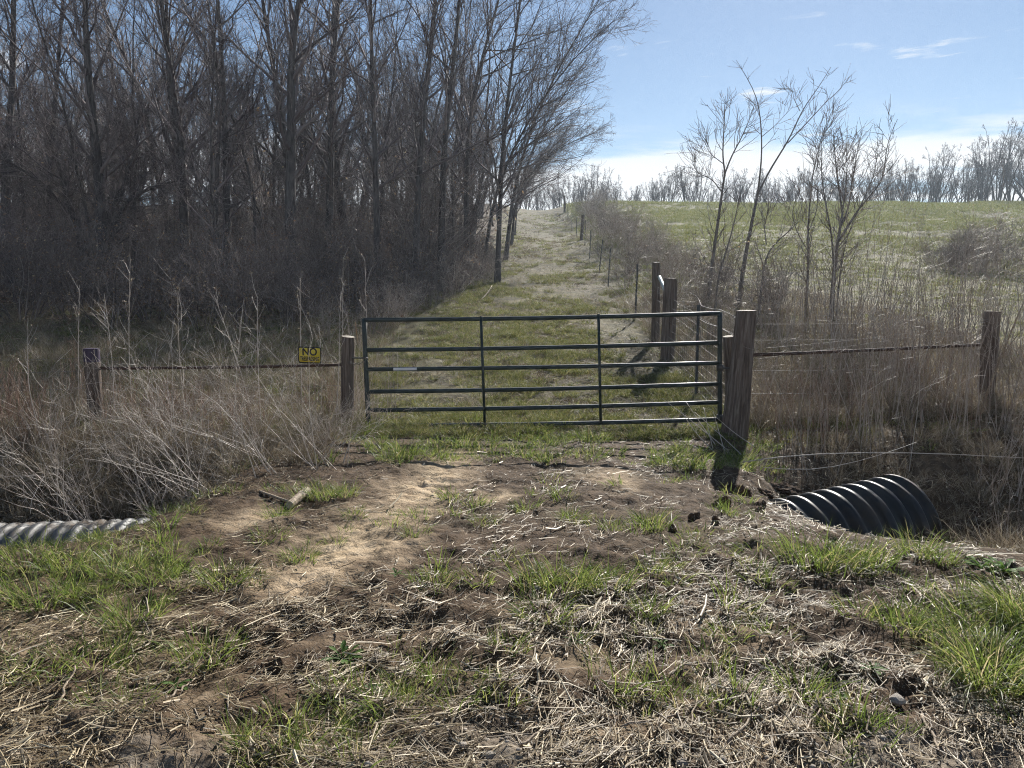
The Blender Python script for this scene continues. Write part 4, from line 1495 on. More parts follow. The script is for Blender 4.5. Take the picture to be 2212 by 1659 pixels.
for (x0, y0), (x1, y1), lab in [((1038, 650), (1063, 627), 'short bleached limb propped at the left edge of the lane'), ((250, 690), (420, 668), 'fallen dark limb on the grass before the left wood'),
                                ((560, 700), (690, 690), 'fallen limb lying before the wood left of the gate')]:
    a, b = ground_at(x0, y0), ground_at(x1, y1)
    if b[1] > a[1] + 2.5:
        b = np.array([b[0] * (a[1] + 1.5) / b[1], a[1] + 1.5, 0])
        b[2] = Hf(b[0], b[1])
    bundle('fallen_limb', lab, 'branch', [([a + np.array([0, 0, 0.03]), (a + b) / 2 + np.array([0, 0.05, 0.10]), b + np.array([0, 0, 0.28])], 0.022), ([(a + b) / 2 + np.array([0, 0, 0.1]), (a + b) / 2 + np.array([0.3, 0.1, 0.35]), (a + b) / 2 + np.array([0.5, 0.1, 0.6])], 0.011)], 'stick')
a, b = ground_at(627, 1094), ground_at(430, 1050)
bundle('pale_pole', 'slim pale dead branch lying from the cut log into the thicket', 'branch',
       [([a + np.array([0, 0, 0.02]), (a + b) / 2 + np.array([0, 0, 0.10]), b + np.array([0, 0, 0.16])], 0.012)], 'stick')
a, b = ground_at(626, 1100), ground_at(664, 1074)
o = empty('cut_log', a)
mb = MB()
P = np.linspace(a + np.array([0, 0, 0.035]), b + np.array([0, 0, 0.045]), 7)
tubes(mb, P - a, np.array([0.031, 0.034, 0.033, 0.035, 0.034, 0.033, 0.031]), 12)
link('bark', mb.mesh('bark', M['stick']), o)
for e, s in ((0, -1), (-1, 1)):
    mb = MB()
    d = norm(P[-1] - P[0]) * s
    u = norm(np.cross(d, np.array([0, 0, 1.0])))
    w = np.cross(u, d)
    an = np.arange(12) * math.pi / 6
    ring = P[e] - a + (u[None] * np.cos(an)[:, None] + w[None] * np.sin(an)[:, None]) * 0.031
    mb.add(np.concatenate([ring, [P[e] - a + d * 0.004]]), None, [[k, (k + 1) % 12, 12] for k in range(12)])
    link('cut_end', mb.mesh('cut_end', M['endgrain']), o)
tag(o, 'short cut log lying on the earth beside the pale thicket', 'log')


# ================================================================== FOREGROUND: sticks, clods, stones
sticks = [((1686, 1645), (1796, 1505), 0.0075), ((1723, 1640), (1771, 1550), 0.005), ((1991, 1552), (2041, 1645), 0.007), ((2016, 1515), (2096, 1580), 0.009), ((1571, 1610), (1641, 1540), 0.0075),
          ((1356, 1411), (1411, 1376), 0.006), ((1596, 1440), (1618, 1412), 0.006), ((1151, 1530), (1191, 1460), 0.005), ((1456, 1650), (1506, 1520), 0.005), ((120, 1552), (165, 1480), 0.006),
          ((367, 1516), (425, 1462), 0.0055), ((702, 1287), (722, 1245), 0.005), ((1000, 1222), (1032, 1186), 0.005), ((1825, 1440), (1980, 1432), 0.006), ((1655, 1305), (1780, 1395), 0.004),
          ((2010, 1300), (2140, 1400), 0.005), ((1420, 1470), (1545, 1425), 0.005), ((1340, 1590), (1480, 1545), 0.006), ((590, 1300), (680, 1255), 0.004), ((180, 1440), (200, 1330), 0.004),
          ((1120, 1650), (1240, 1560), 0.006), ((880, 1480), (960, 1385), 0.005)]
for k, ((x0, y0), (x1, y1), r) in enumerate(sticks):
    a, b = ground_at(x0, y0), ground_at(x1, y1)
    m_ = (a + b) / 2 + np.array([RNG.normal(0, 0.01), RNG.normal(0, 0.01), 0.015])
    m_[2] = max(m_[2], Hf(m_[0], m_[1]) + 0.012)
    mb = MB()
    P = resample([a + np.array([0, 0, 0.010]), m_, b + np.array([0, 0, 0.022])], 9)
    P[1:-1] += RNG.normal(0, 0.004, (7, 3))
    tubes(mb, P - a, taper(r, r * 0.6, 9)[0] * RNG.uniform(0.85, 1.15, 9), 6, True)
    if k % 3 == 0:
        q = P[5] - a
        e = q + norm(P[8] - P[0] + RNG.normal(0, 0.15, 3)) * 0.09 + np.array([0.02, 0, 0.02])
        tubes(mb, np.array([q, (q + e) / 2 + np.array([0.006, 0, 0.004]), e]), np.array([r * 0.6, r * 0.5, r * 0.3]), 5, True)
    o = link('dead_stick', mb.mesh('dead_stick', M['stick']), None, a)
    side = 'left' if x0 < 700 else ('middle' if x0 < 1400 else 'right')
    tag(o, 'dry stick lying among the straw in the %s foreground' % side, 'stick', 'sticks in the %s foreground' % side)


def rock_mesh(seed, sub, amp, mat, flat=0.7, jit=None):
    rng = np.random.default_rng(seed)
    import bmesh
    bm = bmesh.new()
    bmesh.ops.create_icosphere(bm, subdivisions=sub, radius=1.0)
    ph = rng.uniform(0, 6, 9)
    for v in bm.verts:
        c = v.co
        k = 1 + amp * (math.sin(c.x * 3 + ph[0]) * math.sin(c.y * 3.3 + ph[1]) + 0.6 * math.sin(c.z * 5 + ph[2] + c.x * 4) * math.sin(c.y * 6 + ph[3]) + 0.35 * math.sin(c.x * 11 + ph[4]) * math.sin(c.z * 12 + ph[5]) * math.sin(c.y * 9 + ph[6])) + rng.normal(0, amp * 0.12 if jit is None else jit)
        v.co = Vector((c.x * k, c.y * k, c.z * k * flat))
    me = bpy.data.meshes.new('rock')
    bm.to_mesh(me)
    bm.free()
    me.materials.append(mat)
    return me


CL = [rock_mesh(k, 4, 0.34, M['clod'], 0.6, 0.05) for k in range(4)]
clods = [(1690, 1062, 0.15, 'largest brown earth clod heaped beside the black culvert'), (1652, 1072, 0.09, 'earth clod left of the largest one by the culvert'),
         (1598, 1066, 0.10, 'dark earth clod at the hollow left of the culvert'), (1560, 1085, 0.07, 'small clod at the left end of the spoil by the culvert'),
         (1640, 1100, 0.07, 'small earth clod in front of the spoil heap'), (1830, 1132, 0.06, 'little earth clod against the side of the black culvert'),
         (1725, 1100, 0.08, 'earth clod where the black culvert leaves the bank'), (1500, 1118, 0.05, None), (1545, 1130, 0.05, None), (1455, 1145, 0.04, None)]
for k, (px, py, s, lab) in enumerate(clods):
    g = ground_at(px, py)
    o = link('earth_clod', CL[k % 4], None, (g[0], g[1], g[2] + s * 0.05))
    o.scale = (s, s * 0.85, s * 0.8)
    o.rotation_euler = (0.3 * k, 0.2 * k, k)
    tag(o, lab or 'crumbly little clod on the earth left of the spoil heap', 'clod', 'clods by the culvert')

# stones of the road shoulder: small ones as stuff, a few larger ones as things
ST = [rock_mesh(50 + k, 2, 0.16, M['stone'], 0.65) for k in range(3)]
for k, (px, py, s) in enumerate([(1160, 1284, 0.022), (1938, 1522, 0.032), (1790, 1525, 0.016), (1060, 1650, 0.022), (1475, 1655, 0.026), (1560, 1650, 0.018), (1330, 1640, 0.02), (1000, 1630, 0.018), (116, 1338, 0.02), (600, 1590, 0.02)]):
    g = ground_at(px, py)
    o = link('stone', ST[k % 3], None, (g[0], g[1], g[2] + s * 0.35))
    o.scale = (s, s * 0.9, s)
    o.rotation_euler = (0, 0, k * 1.3)
    tag(o, {1: 'brown egg shaped stone at the right foreground', 0: 'round pale pebble on the trodden earth in the middle'}.get(k, 'small pale stone near the bottom edge of the drive'), 'stone', 'stones in the foreground')


# ------------------------------------------------------------------ blades, tufts
def blades(rng, n, L, width, rad, spread, droop, mb, base=None, segs=3, zsink=0.01):
    a = rng.uniform(0, 6.28, n)
    s = np.sqrt(rng.random(n)) * rad
    p = np.stack([np.cos(a) * s, np.sin(a) * s, np.full(n, -zsink)], 1)
    if base is not None:
        p = p + base
    a2 = a + rng.normal(0, 0.7, n)
    out = spread * rng.uniform(0.2, 1.2, n)
    d = norm(np.stack([np.cos(a2) * out, np.sin(a2) * out, np.ones(n)], 1))
    l = L * rng.uniform(0.45, 1.15, n)
    w = width * rng.uniform(0.6, 1.2, n)
    sd = norm(np.cross(d, np.array([[0, 0, 1.0]]) + rng.normal(0, 0.5, (n, 3))))
    pts = [p]
    dr = droop * rng.uniform(0.4, 1.4, n)
    for k in range(segs):
        d = norm(d + np.stack([np.cos(a2) * dr * 0.5, np.sin(a2) * dr * 0.5, -dr], 1) * ((k + 0.4) / segs))
        pts.append(pts[-1] + d * (l / segs)[:, None])
    rows = []
    for k, q in enumerate(pts[:-1]):
        ww = (w * (1 - 0.55 * k / segs))[:, None] * 0.5
        rows.append(np.stack([q - sd * ww, q + sd * ww], 1))
    v = np.concatenate(rows + [pts[-1][:, None]], 1)                # (n, 2*segs+1, 3)
    m = 2 * segs + 1
    b = (np.arange(n) * m)[:, None]
    q = np.concatenate([np.stack([b + 2 * k, b + 2 * k + 1, b + 2 * k + 3, b + 2 * k + 2], -1) for k in range(segs - 1)], 1).reshape(-1, 4)
    t = np.stack([b[:, 0] + 2 * segs - 2, b[:, 0] + 2 * segs - 1, b[:, 0] + 2 * segs], -1)
    mb.add(v.reshape(-1, 3), q, t)


def tuft_mesh(seed, n, L, width, rad, spread, droop, mat='grass', dry=0):
    rng = np.random.default_rng(seed)
    mb = MB()
    blades(rng, n, L, width, rad, spread, droop, mb)
    return mb.mesh('tuft', M[mat], smooth=False)


TF = [tuft_mesh(700, 110, 0.15, 0.0040, 0.075, 0.85, 0.45), tuft_mesh(701, 110, 0.115, 0.0036, 0.09, 1.0, 0.55), tuft_mesh(702, 150, 0.165, 0.0042, 0.11, 0.8, 0.45), tuft_mesh(703, 80, 0.10, 0.0036, 0.07, 0.95, 0.45)]
BIG = tuft_mesh(710, 420, 0.34, 0.0055, 0.15, 0.9, 0.8)
TALL = tuft_mesh(711, 26, 0.36, 0.016, 0.10, 0.3, 0.12)
tufts = [(1410, 1135, 2, 1.0, 'round green tuft right of centre on the drive'), (1238, 1118, 1, 1.0, 'small green tuft in the centre of the drive below the gate'), (1045, 1125, 1, 0.9, 'low green tuft at the right of the sandy patch'),
         (900, 1150, 3, 1.0, None), (1160, 1268, 2, 1.0, None), (1215, 1275, 2, 1.15, 'wide green tuft in the middle of the foreground'), (1310, 1272, 2, 1.0, None), (1270, 1262, 0, 1.0, None), (1175, 1345, 1, 1.25, None),
         (1485, 1195, 1, 1.1, None), (1400, 1325, 0, 0.95, None), (485, 1255, 2, 1.0, None), (540, 1250, 1, 1.0, None), (290, 1350, 2, 1.05, 'bushy bluish green tuft in the left foreground'), (200, 1445, 2, 1.0, None), (440, 1400, 0, 1.2, None),
         (285, 1545, 1, 0.8, 'small bright tuft low in the left foreground straw'), (1675, 1362, 1, 0.9, None), (1735, 1500, 0, 1.0, 'spiky green tuft near the leafy weed in the right foreground'), (1745, 1222, 2, 1.35, None),
         (1800, 1225, 2, 1.35, 'broad bright tuft on the bank below the black culvert'), (1870, 1220, 2, 1.2, None), (1985, 1205, 2, 1.0, None), (2030, 1220, 0, 1.1, None), (2100, 1330, 2, 1.3, None), (2010, 1350, 2, 1.1, None), (1950, 1360, 0, 1.2, None),
         (2180, 1330, 2, 1.4, None), (1032, 1262, 3, 1.0, None), (1092, 1205, 3, 1.0, None), (945, 1272, 3, 1.0, None), (690, 1600, 3, 1.1, None), (700, 1080, 2, 1.0, None), (740, 1075, 2, 0.9, None), (660, 1080, 0, 1.0, None),
         (1000, 965, 2, 1.2, None), (850, 995, 2, 1.3, 'long green tuft in front of the left half of the gate'), (880, 985, 2, 1.2, None), (820, 970, 2, 1.1, None), (1285, 950, 2, 1.3, 'upright green tuft under the bottom rail of the gate'), (1130, 990, 0, 1.2, None),
         (1440, 1000, 2, 1.1, None), (1485, 1010, 2, 1.1, None), (1600, 1000, 2, 1.3, None), (1530, 1010, 2, 1.0, None), (100, 1310, 2, 1.2, None), (180, 1285, 2, 1.1, None), (250, 1240, 2, 1.2, None), (60, 1225, 2, 1.3, None), (150, 1225, 2, 1.2, None),
         (330, 1260, 0, 1.2, None), (580, 1160, 1, 1.1, None), (650, 1195, 1, 1.0, None), (600, 1115, 0, 1.0, None), (1560, 1190, 1, 1.0, None), (20, 1480, 1, 1.1, None), (100, 1470, 1, 1.1, None), (1460, 1260, 3, 0.9, None), (720, 1500, 3, 0.9, None),
         (1100, 1420, 3, 0.9, None), (790, 1560, 3, 0.9, None), (1630, 1250, 3, 1.0, None), (1850, 1330, 3, 1.1, None), (1570, 1370, 3, 0.9, None)]
def tz(px, py):
    r_ = 'just in front of the gate' if py < 1030 else 'beside the sandy patch' if py < 1160 and px < 1000 else 'in the middle distance' if py < 1220 else 'amid the centre straw' if py < 1380 else 'near the bottom edge'
    return r_ + (', left' if px < 900 else ', centre' if px < 1250 else ', right')


for k, (px, py, v, s, lab) in enumerate(tufts):
    g = ground_at(px, py)
    o = link('grass_tuft', TF[v], None, g)
    o.rotation_euler = (0, 0, k * 0.9)
    s = s * (1.35 if v == 3 else 1.2)
    o.scale = (s, s, s * 0.95)
    tag(o, lab or ('green grass tuft on the bank in the left foreground' if px < 620 else 'green grass tuft on the bank in the right foreground' if px > 1600 else 'small green grass tuft on the drive ' + tz(px, py)),
        'grass tuft', 'tufts of the left bank' if px < 620 else 'tufts of the right bank' if px > 1600 else 'tufts on the drive ' + tz(px, py))
g = ground_at(2140, 1470)
tag(link('grass_tussock', BIG, None, g), 'large drooping grass tussock at the right edge of the foreground', 'grass tussock')
g = ground_at(2225, 1350)
o = link('grass_tussock', BIG, None, g)
o.rotation_euler[2] = 2
tag(o, 'second grass tussock cut by the right edge of the picture', 'grass tussock')
g = ground_at(1790, 1046)
tag(link('broad_blade_tuft', TALL, None, (1790 / 1609 * 0 + at(1785, 1040, 7.15)[0], 7.15, Hf(at(1785, 1040, 7.15)[0], 7.15) + 0.02)), 'tall broad green blades growing behind the black culvert', 'grass tuft')


def rosette_mesh(seed, n, L, W):
    rng = np.random.default_rng(seed)
    mb = MB()
    for k in range(n):
        a = k * 2.4 + rng.normal(0, 0.2)
        l, w = L * rng.uniform(0.6, 1.1), W * rng.uniform(0.7, 1.1)
        el = rng.uniform(0.3, 1.0)
        d = np.array([math.cos(a) * math.cos(el), math.sin(a) * math.cos(el), math.sin(el)])
        s = np.array([-math.sin(a), math.cos(a), 0])
        prof = [(0, 0.15), (0.3, 0.6), (0.5, 0.45), (0.7, 1.0), (0.88, 0.7), (1.0, 0.0)]
        rows = []
        for t, ww in prof:
            c = d * l * t + np.array([0, 0, -0.35 * l * t * t])
            rows += [c - s * w * ww * 0.5, c + np.array([0, 0, -0.1 * w]), c + s * w * ww * 0.5]
        m = len(prof)
        q = []
        for i in range(m - 1):
            q += [[3 * i, 3 * i + 1, 3 * i + 4, 3 * i + 3], [3 * i + 1, 3 * i + 2, 3 * i + 5, 3 * i + 4]]
        mb.add(np.array(rows), q)
    return mb.mesh('leaves', M['weedleaf'])


RS = [rosette_mesh(800, 22, 0.11, 0.022), rosette_mesh(801, 34, 0.075, 0.035), rosette_mesh(802, 12, 0.07, 0.018)]
for k, (px, py, v, s, lab) in enumerate([(742, 1418, 0, 1.1, 'bright leafy dandelion like rosette left of the middle foreground'), (1808, 1512, 1, 1.1, 'round leaved green weed in the right foreground'), (2170, 1235, 0, 1.5, 'leafy green weed at the right edge beside the ditch'),
                                         (2120, 1225, 0, 1.3, 'leafy green weed left of the one at the right edge'), (1885, 1470, 2, 1, None), (800, 1490, 2, 1, None), (1240, 1390, 2, 1, None), (1050, 1385, 2, 0.9, None), (855, 1240, 2, 1.0, None), (1430, 1385, 2, 1.0, None), (380, 1480, 2, 1.2, None)]):
    g = ground_at(px, py)
    o = link('leafy_weed', RS[v], None, (g[0], g[1], g[2] + 0.005))
    o.scale = (s, s, s)
    o.rotation_euler[2] = k
    tag(o, lab or 'tiny green seedling weed among the straw litter', 'weed', 'small leafy weeds in the straw')


# ================================================================== STUFF: straw, grass, gravel
def strip_field(name, label, cat, x, y, L, W, mat, rng, yaw, lift=0.012, pitch=0.18, roof=0.35):
    n = len(x)
    z = H(x, y)
    pit = rng.normal(0, pitch, n)
    d = np.stack([np.cos(yaw), np.sin(yaw), np.zeros(n)], 1)
    s = np.stack([-np.sin(yaw), np.cos(yaw), np.zeros(n)], 1)
    bend = rng.normal(0, 0.22, n)
    h0 = np.abs(rng.normal(0, lift, n)) + 0.003
    rows = []
    for t in (-0.5, 0.0, 0.5):
        c = np.stack([x, y, np.zeros(n)], 1) + d * (L * t)[:, None] + s * (bend * L * (0.25 - t * t) * 1.2)[:, None]
        gz = H(c[:, 0], c[:, 1])
        zz_ = np.maximum(z + h0 + np.tan(pit) * L * t, gz + 0.002 + 0.4 * h0)
        c[:, 2] = zz_
        ww = (W * (0.5 if t == 0 else 0.42))[:, None]
        up = np.array([[0, 0, 1.0]]) * (W * roof)[:, None]
        rows += [c - s * ww, c + up, c + s * ww]
    v = np.stack(rows, 1)
    b = (np.arange(n) * 9)[:, None]
    q = np.concatenate([np.stack([b + i, b + i + 1, b + i + 4, b + i + 3], -1) for i in (0, 1, 3, 4)], 1).reshape(-1, 4)
    me = make_mesh(name, v.reshape(-1, 3), q, [M[mat]], smooth=False)
    return tag(link(name, me), label, cat, kind='stuff')


def sample(n, x0, x1, y0, y1, dens, rng, persp=False):
    xs, ys = [], []
    tot = 0
    while tot < n:
        m = n * 3
        if persp:
            y = 1 / (1 / y1 + (1 / y0 - 1 / y1) * rng.random(m))
        else:
            y = rng.uniform(y0, y1, m)
        x = rng.uniform(x0, x1, m)
        keep = (rng.random(m) < dens(x, y))
        xs.append(x[keep])
        ys.append(y[keep])
        tot += int(keep.sum())
    return np.concatenate(xs)[:n], np.concatenate(ys)[:n]


rng = np.random.default_rng(2024)


def straw_d(x, y):
    d = 0.25 + 0.3 * sstep(4.2, 3.2, y) + 0.75 * np.clip((fbm(x * 1.5, y * 1.5, 101, 3) - 0.3) * 3.5, 0, 1)
    d = d * np.interp(y, [2.0, 3.6, 4.6, 5.6, 8.5], [1.0, 0.95, 0.6, 0.42, 0.5])
    d = d * np.clip((fbm(x * 3.3, y * 3.3, 103, 3) - 0.34) * 4.5, 0.12, 1)
    return d * (1 - 0.9 * np.clip(sandm(x, y) * 1.6, 0, 1)) * sstep(5.9, 4.0, np.abs(x))


x, y = sample(56000, -5.6, 5.6, 1.9, 8.8, straw_d, rng, persp=True)
flow = fbm(x * 0.6, y * 0.6, 111, 2) * 5.0 - 2.2
yaw = flow + rng.normal(0, 0.65, len(x))
strip_field('straw_litter', 'matted pale straw and dead stems over the foreground earth', 'straw', x, y, rng.gamma(2.2, 0.030, len(x)) + 0.015, 0.0014 + rng.gamma(2.0, 0.0009, len(x)), 'straw', rng, yaw)
x, y = sample(9500, -5.6, 5.6, 1.9, 7.5, straw_d, rng, persp=True)
yaw = fbm(x * 0.6, y * 0.6, 111, 2) * 5.0 - 2.2 + rng.normal(0, 0.9, len(x))
strip_field('coarse_straw', 'coarse flattened dead stems lying over the straw', 'straw', x, y, rng.gamma(2.4, 0.034, len(x)) + 0.03, 0.0025 + rng.gamma(2.0, 0.0016, len(x)), 'coarse', rng, yaw, 0.018, 0.20, 0.45)
x, y = sample(9000, -4.4, 4.4, 1.9, 7.0, straw_d, rng, persp=True)
yaw = rng.uniform(0, 6.28, len(x))
strip_field('leaf_scraps', 'short broken leaf scraps and chaff scattered over the drive', 'litter', x, y, rng.uniform(0.015, 0.05, len(x)), rng.uniform(0.004, 0.012, len(x)), 'drygrass', rng, yaw, 0.008, 0.35, 0.2)


def lane_d(x, y):
    return sstep(3.0, 1.8, np.abs(x - lane_c(y))) * np.clip((fbm(x * 0.9, y * 0.9, 121, 3) - 0.25) * 3, 0.1, 1)


x, y = sample(20000, -3.5, 6, 8.6, 42, lane_d, rng, persp=True)
sc_ = 0.7 + y / 45
strip_field('lane_litter', 'dead leaves and straw trodden into the lane behind the gate', 'litter', x, y, rng.uniform(0.04, 0.16, len(x)) * sc_, rng.uniform(0.004, 0.010, len(x)) * sc_, 'lanelitter', rng, rng.uniform(0, 6.28, len(x)), 0.02, 0.25)


def wood_d(x, y):
    return np.clip(woodm(x, y) + 0.35 * sstep(-2.0, -4, x), 0, 1)


x, y = sample(16000, -32, 0, 15, 48, wood_d, rng, persp=True)
strip_field('leaf_litter', 'brown leaf litter on the floor of the wood', 'litter', x, y, rng.uniform(0.06, 0.14, len(x)) * (0.6 + y / 30), rng.uniform(0.03, 0.07, len(x)) * (0.6 + y / 30), 'dryleaf', rng, rng.uniform(0, 6.28, len(x)), 0.03, 0.4, 0.25)

# gravel on the road shoulder
n = 1500
x, y = sample(n, -0.8, 2.6, 1.95, 2.85, lambda x, y: sstep(2.85, 2.35, y + (fbm(x * 2, y * 2, 77, 3) - 0.5) * 0.7), rng)
s = rng.gamma(2.0, 0.0022, n) + 0.002
oct_ = np.array([[1, 0, 0], [0, 1, 0], [-1, 0, 0], [0, -1, 0], [0, 0, 0.75], [0, 0, -0.75], [0.62, 0.62, 0.3], [-0.62, -0.62, 0.25]])
tri_ = np.array([[0, 6, 4], [6, 1, 4], [1, 2, 4], [2, 7, 4], [7, 3, 4], [3, 0, 4], [0, 5, 6], [6, 5, 1], [1, 5, 2], [2, 5, 7], [7, 5, 3], [3, 5, 0]])
v = oct_[None] * s[:, None, None] * rng.uniform(0.7, 1.3, (n, 8, 1))
ca, sa = np.cos(rng.uniform(0, 6.28, n))[:, None], np.sin(rng.uniform(0, 6.28, n))[:, None]
v = np.stack([v[..., 0] * ca - v[..., 1] * sa, v[..., 0] * sa + v[..., 1] * ca, v[..., 2]], -1)
v += np.stack([x, y, H(x, y) + s * 0.3], 1)[:, None]
t = (tri_[None] + (np.arange(n) * 8)[:, None, None]).reshape(-1, 3)
tag(link('gravel', make_mesh('gravel', v.reshape(-1, 3), None, [M['stone']], True, t)), 'pale gravel at the near edge of the drive', 'gravel', kind='stuff')


# ------------------------------------------------------------------ scattered tufts (geometry nodes)
def scatter(name, label, cat, x, y, scl, meshes, rng, zoff=0.0, tilt=0.12):
    coll = bpy.data.collections.new(name + '_sources')
    for k, me in enumerate(meshes):
        s = bpy.data.objects.new('%s_source_%d' % (name, k), me)
        coll.objects.link(s)
    n = len(x)
    me = bpy.data.meshes.new(name)
    me.vertices.add(n)
    co = np.stack([x, y, H(x, y) + zoff], 1).astype(np.float32)
    me.vertices.foreach_set('co', co.ravel())
    a = me.attributes.new('rot', 'FLOAT_VECTOR', 'POINT')
    a.data.foreach_set('vector', np.stack([rng.normal(0, tilt, n), rng.normal(0, tilt, n), rng.uniform(0, 6.28, n)], 1).astype(np.float32).ravel())
    a = me.attributes.new('scl', 'FLOAT', 'POINT')
    a.data.foreach_set('value', np.asarray(scl, np.float32))
    a = me.attributes.new('pick', 'INT', 'POINT')
    a.data.foreach_set('value', rng.integers(0, len(meshes), n).astype(np.int32))
    ng = bpy.data.node_groups.new(name + '_nodes', 'GeometryNodeTree')
    ng.interface.new_socket('Geometry', in_out='INPUT', socket_type='NodeSocketGeometry')
    ng.interface.new_socket('Geometry', in_out='OUTPUT', socket_type='NodeSocketGeometry')
    N, Lk = ng.nodes, ng.links
    gi, go = N.new('NodeGroupInput'), N.new('NodeGroupOutput')
    ci = N.new('GeometryNodeCollectionInfo')
    ci.inputs['Collection'].default_value = coll
    ci.inputs['Separate Children'].default_value = True
    ci.inputs['Reset Children'].default_value = True
    ip = N.new('GeometryNodeInstanceOnPoints')
    ip.inputs['Pick Instance'].default_value = True

    def na(nm, ty):
        q = N.new('GeometryNodeInputNamedAttribute')
        q.data_type = ty
        q.inputs['Name'].default_value = nm
        return q.outputs[0]
    Lk.new(gi.outputs[0], ip.inputs['Points'])
    Lk.new(ci.outputs[0], ip.inputs['Instance'])
    Lk.new(na('pick', 'INT'), ip.inputs['Instance Index'])
    e2r = N.new('FunctionNodeEulerToRotation')
    Lk.new(na('rot', 'FLOAT_VECTOR'), e2r.inputs[0])
    Lk.new(e2r.outputs[0], ip.inputs['Rotation'])
    Lk.new(na('scl', 'FLOAT'), ip.inputs['Scale'])
    Lk.new(ip.outputs[0], go.inputs[0])
    o = link(name, me)
    md = o.modifiers.new('scatter', 'NODES')
    md.node_group = ng
    return tag(o, label, cat, kind='stuff')


SG = [tuft_mesh(720 + k, 40, L, 0.0042, r, 0.8, 0.5) for k, (L, r) in enumerate(((0.09, 0.07), (0.12, 0.08), (0.07, 0.09)))]
FG = [tuft_mesh(730 + k, 46, L, 0.0085, r, 0.9, 0.5, 'fieldgrass') for k, (L, r) in enumerate(((0.11, 0.16), (0.14, 0.18), (0.09, 0.15)))]
DG = [tuft_mesh(740 + k, 60, L, 0.005, r, 0.8, 0.6, 'drygrass') for k, (L, r) in enumerate(((0.38, 0.13), (0.30, 0.16), (0.50, 0.15)))]

x, y = sample(820, -5.8, 5.8, 2.3, 9.2, lambda x, y: greenm(x, y) * (1 - 0.8 * sandm(x, y)), rng, persp=True)
scatter('foreground_grass', 'short green grass coming through the foreground earth', 'grass', x, y, rng.uniform(0.7, 1.6, len(x)), SG, rng)


x, y = sample(260, -3.0, 3.0, 7.0, 9.6, lambda x, y: np.clip((fbm(x * 1.6, y * 1.6, 161, 3) - 0.36) * 5, 0.05, 1), rng)
scatter('gate_front_grass', 'ragged green grass in front of the gate', 'grass', x, y, rng.uniform(0.7, 1.7, len(x)), SG, rng)


def lane_g(x, y):
    inl = sstep(3.3, 2.0, np.abs(x - lane_c(y)))
    return np.clip((fbm(x * 0.8, y * 0.45, 131, 3) - 0.33) * 4, 0.05, 1) * np.maximum(inl, 0.25) * (x > -4 - 0 * y) * (1 - woodm(x, y))


LT = [tuft_mesh(750 + k, 44, L, 0.0055, r, 0.85, 0.45, 'lanegrass') for k, (L, r) in enumerate(((0.13, 0.055), (0.10, 0.07), (0.16, 0.06)))]
x, y = sample(3800, -3.2, 5, 8.5, 34, lambda x, y: lane_g(x, y) * np.clip((fbm(x * 2.1, y * 2.1, 151, 3) - 0.42) * 5, 0.02, 1), rng, persp=True)
scatter('lane_grass_clumps', 'bright clumps of green grass on the lane behind the gate', 'grass', x, y, (0.7 + y / 40) * rng.uniform(0.6, 1.3, len(x)), LT, rng)
x, y = sample(9000, -5, 8, 8.4, 75, lane_g, rng, persp=True)
LG = [FG[0], tuft_mesh(760, 40, 0.12, 0.008, 0.15, 0.9, 0.5, 'lanelitter'), tuft_mesh(761, 40, 0.10, 0.007, 0.14, 1.0, 0.6, 'drygrass'), FG[2]]
scatter('lane_grass', 'patchy green and dead grass on the lane behind the gate', 'grass', x, y, (0.45 + y / 45) * rng.uniform(0.6, 1.2, len(x)), LG, rng)


def field_d(x, y):
    return (x > fence_x(y) + 0.3) * (np.abs(x) < 0.75 * y + 2) * np.clip((fbm(x * 0.25, y * 0.25, 141, 3) - 0.2) * 3, 0.2, 1)


x, y = sample(26000, 3, 66, 9.6, 88, field_d, rng, persp=False)
scatter('field_grass', 'short green pasture grass over the hillside field', 'grass', x, y, (0.6 + y / 48) * rng.uniform(0.55, 1.2, len(x)), FG, rng)
x, y = sample(2600, 3, 9, 9.0, 22, lambda x, y: (x > fence_x(y) - 0.2) * 0.8, rng, persp=True)
scatter('field_edge_dry_grass', 'dry tan grass at the field edge under the weeds', 'grass', x, y, rng.uniform(0.5, 1.0, len(x)), DG, rng)


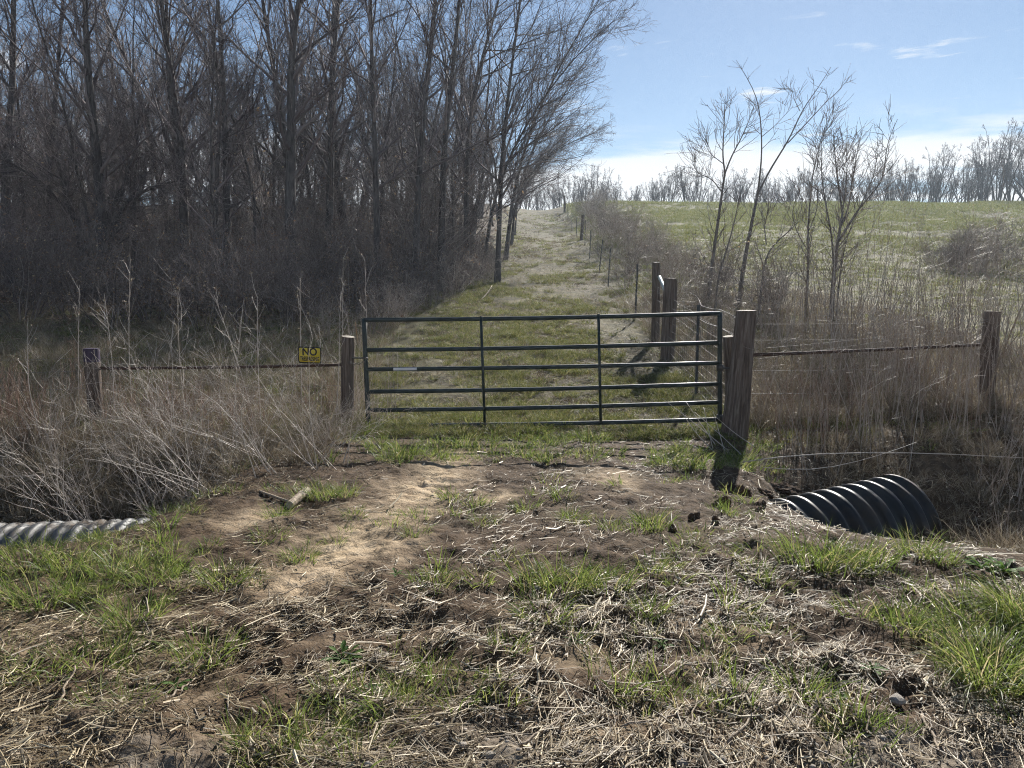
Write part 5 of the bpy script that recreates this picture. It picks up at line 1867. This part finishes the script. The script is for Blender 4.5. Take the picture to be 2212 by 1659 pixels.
def left_d(x, y):
    return (x < np.interp(y, [8, 10, 15, 20], [-1.9, -2.0, -2.6, -2.4])) * (np.abs(x) < 0.75 * y + 2) * 0.9


x, y = sample(2400, -17, -1.5, 7.2, 21, left_d, rng, persp=True)
scatter('left_dry_grass', 'dry tan grass between the left fence and the wood', 'grass', x, y, rng.uniform(0.55, 1.1, len(x)), DG, rng, tilt=0.3)
x, y = sample(1500, -17, -1.5, 9.0, 20, left_d, rng, persp=True)
scatter('left_green_grass', 'dull green grass in the shade before the wood', 'grass', x, y, rng.uniform(0.8, 1.5, len(x)), FG, rng)
x, y = sample(500, 3.2, 7, 5.0, 8.6, lambda x, y: 0.9 + 0 * x, rng)
scatter('ditch_dry_grass', 'dead grass lining the right ditch', 'grass', x, y, rng.uniform(0.4, 0.9, len(x)), DG, rng, tilt=0.4)
x, y = sample(320, -7, -2.6, 6.4, 8.4, lambda x, y: 0.9 + 0 * x, rng)
scatter('left_ditch_dry_grass', 'dead grass lining the left ditch under the thicket', 'grass', x, y, rng.uniform(0.4, 0.8, len(x)), DG, rng, tilt=0.4)


# ------------------------------------------------------------------ the bright thin haze of the air towards the sun
HZ = 0.0008
hv = np.array([[sx * 640.0, yy_, zz__] for sx in (-1, 1) for yy_ in (-30.0, 690.0) for zz__ in (-9.0, 34.0)])
hme = make_mesh('haze', hv, [[0, 1, 3, 2], [4, 6, 7, 5], [0, 4, 5, 1], [2, 3, 7, 6], [0, 2, 6, 4], [1, 5, 7, 3]], (), False)
hm = bpy.data.materials.new('haze_air')
hm.use_nodes = True
hm.node_tree.nodes.clear()
_vo = hm.node_tree.nodes.new('ShaderNodeOutputMaterial')
_vp = hm.node_tree.nodes.new('ShaderNodeVolumePrincipled')
_vp.inputs['Color'].default_value = (0.72, 0.86, 1.0, 1)
_vp.inputs['Density'].default_value = HZ
_vp.inputs['Anisotropy'].default_value = 0.3
hm.node_tree.links.new(_vp.outputs[0], _vo.inputs['Volume'])
hme.materials.append(hm)
tag(link('haze', hme), 'thin bright haze in the air towards the sun', 'haze', kind='stuff')
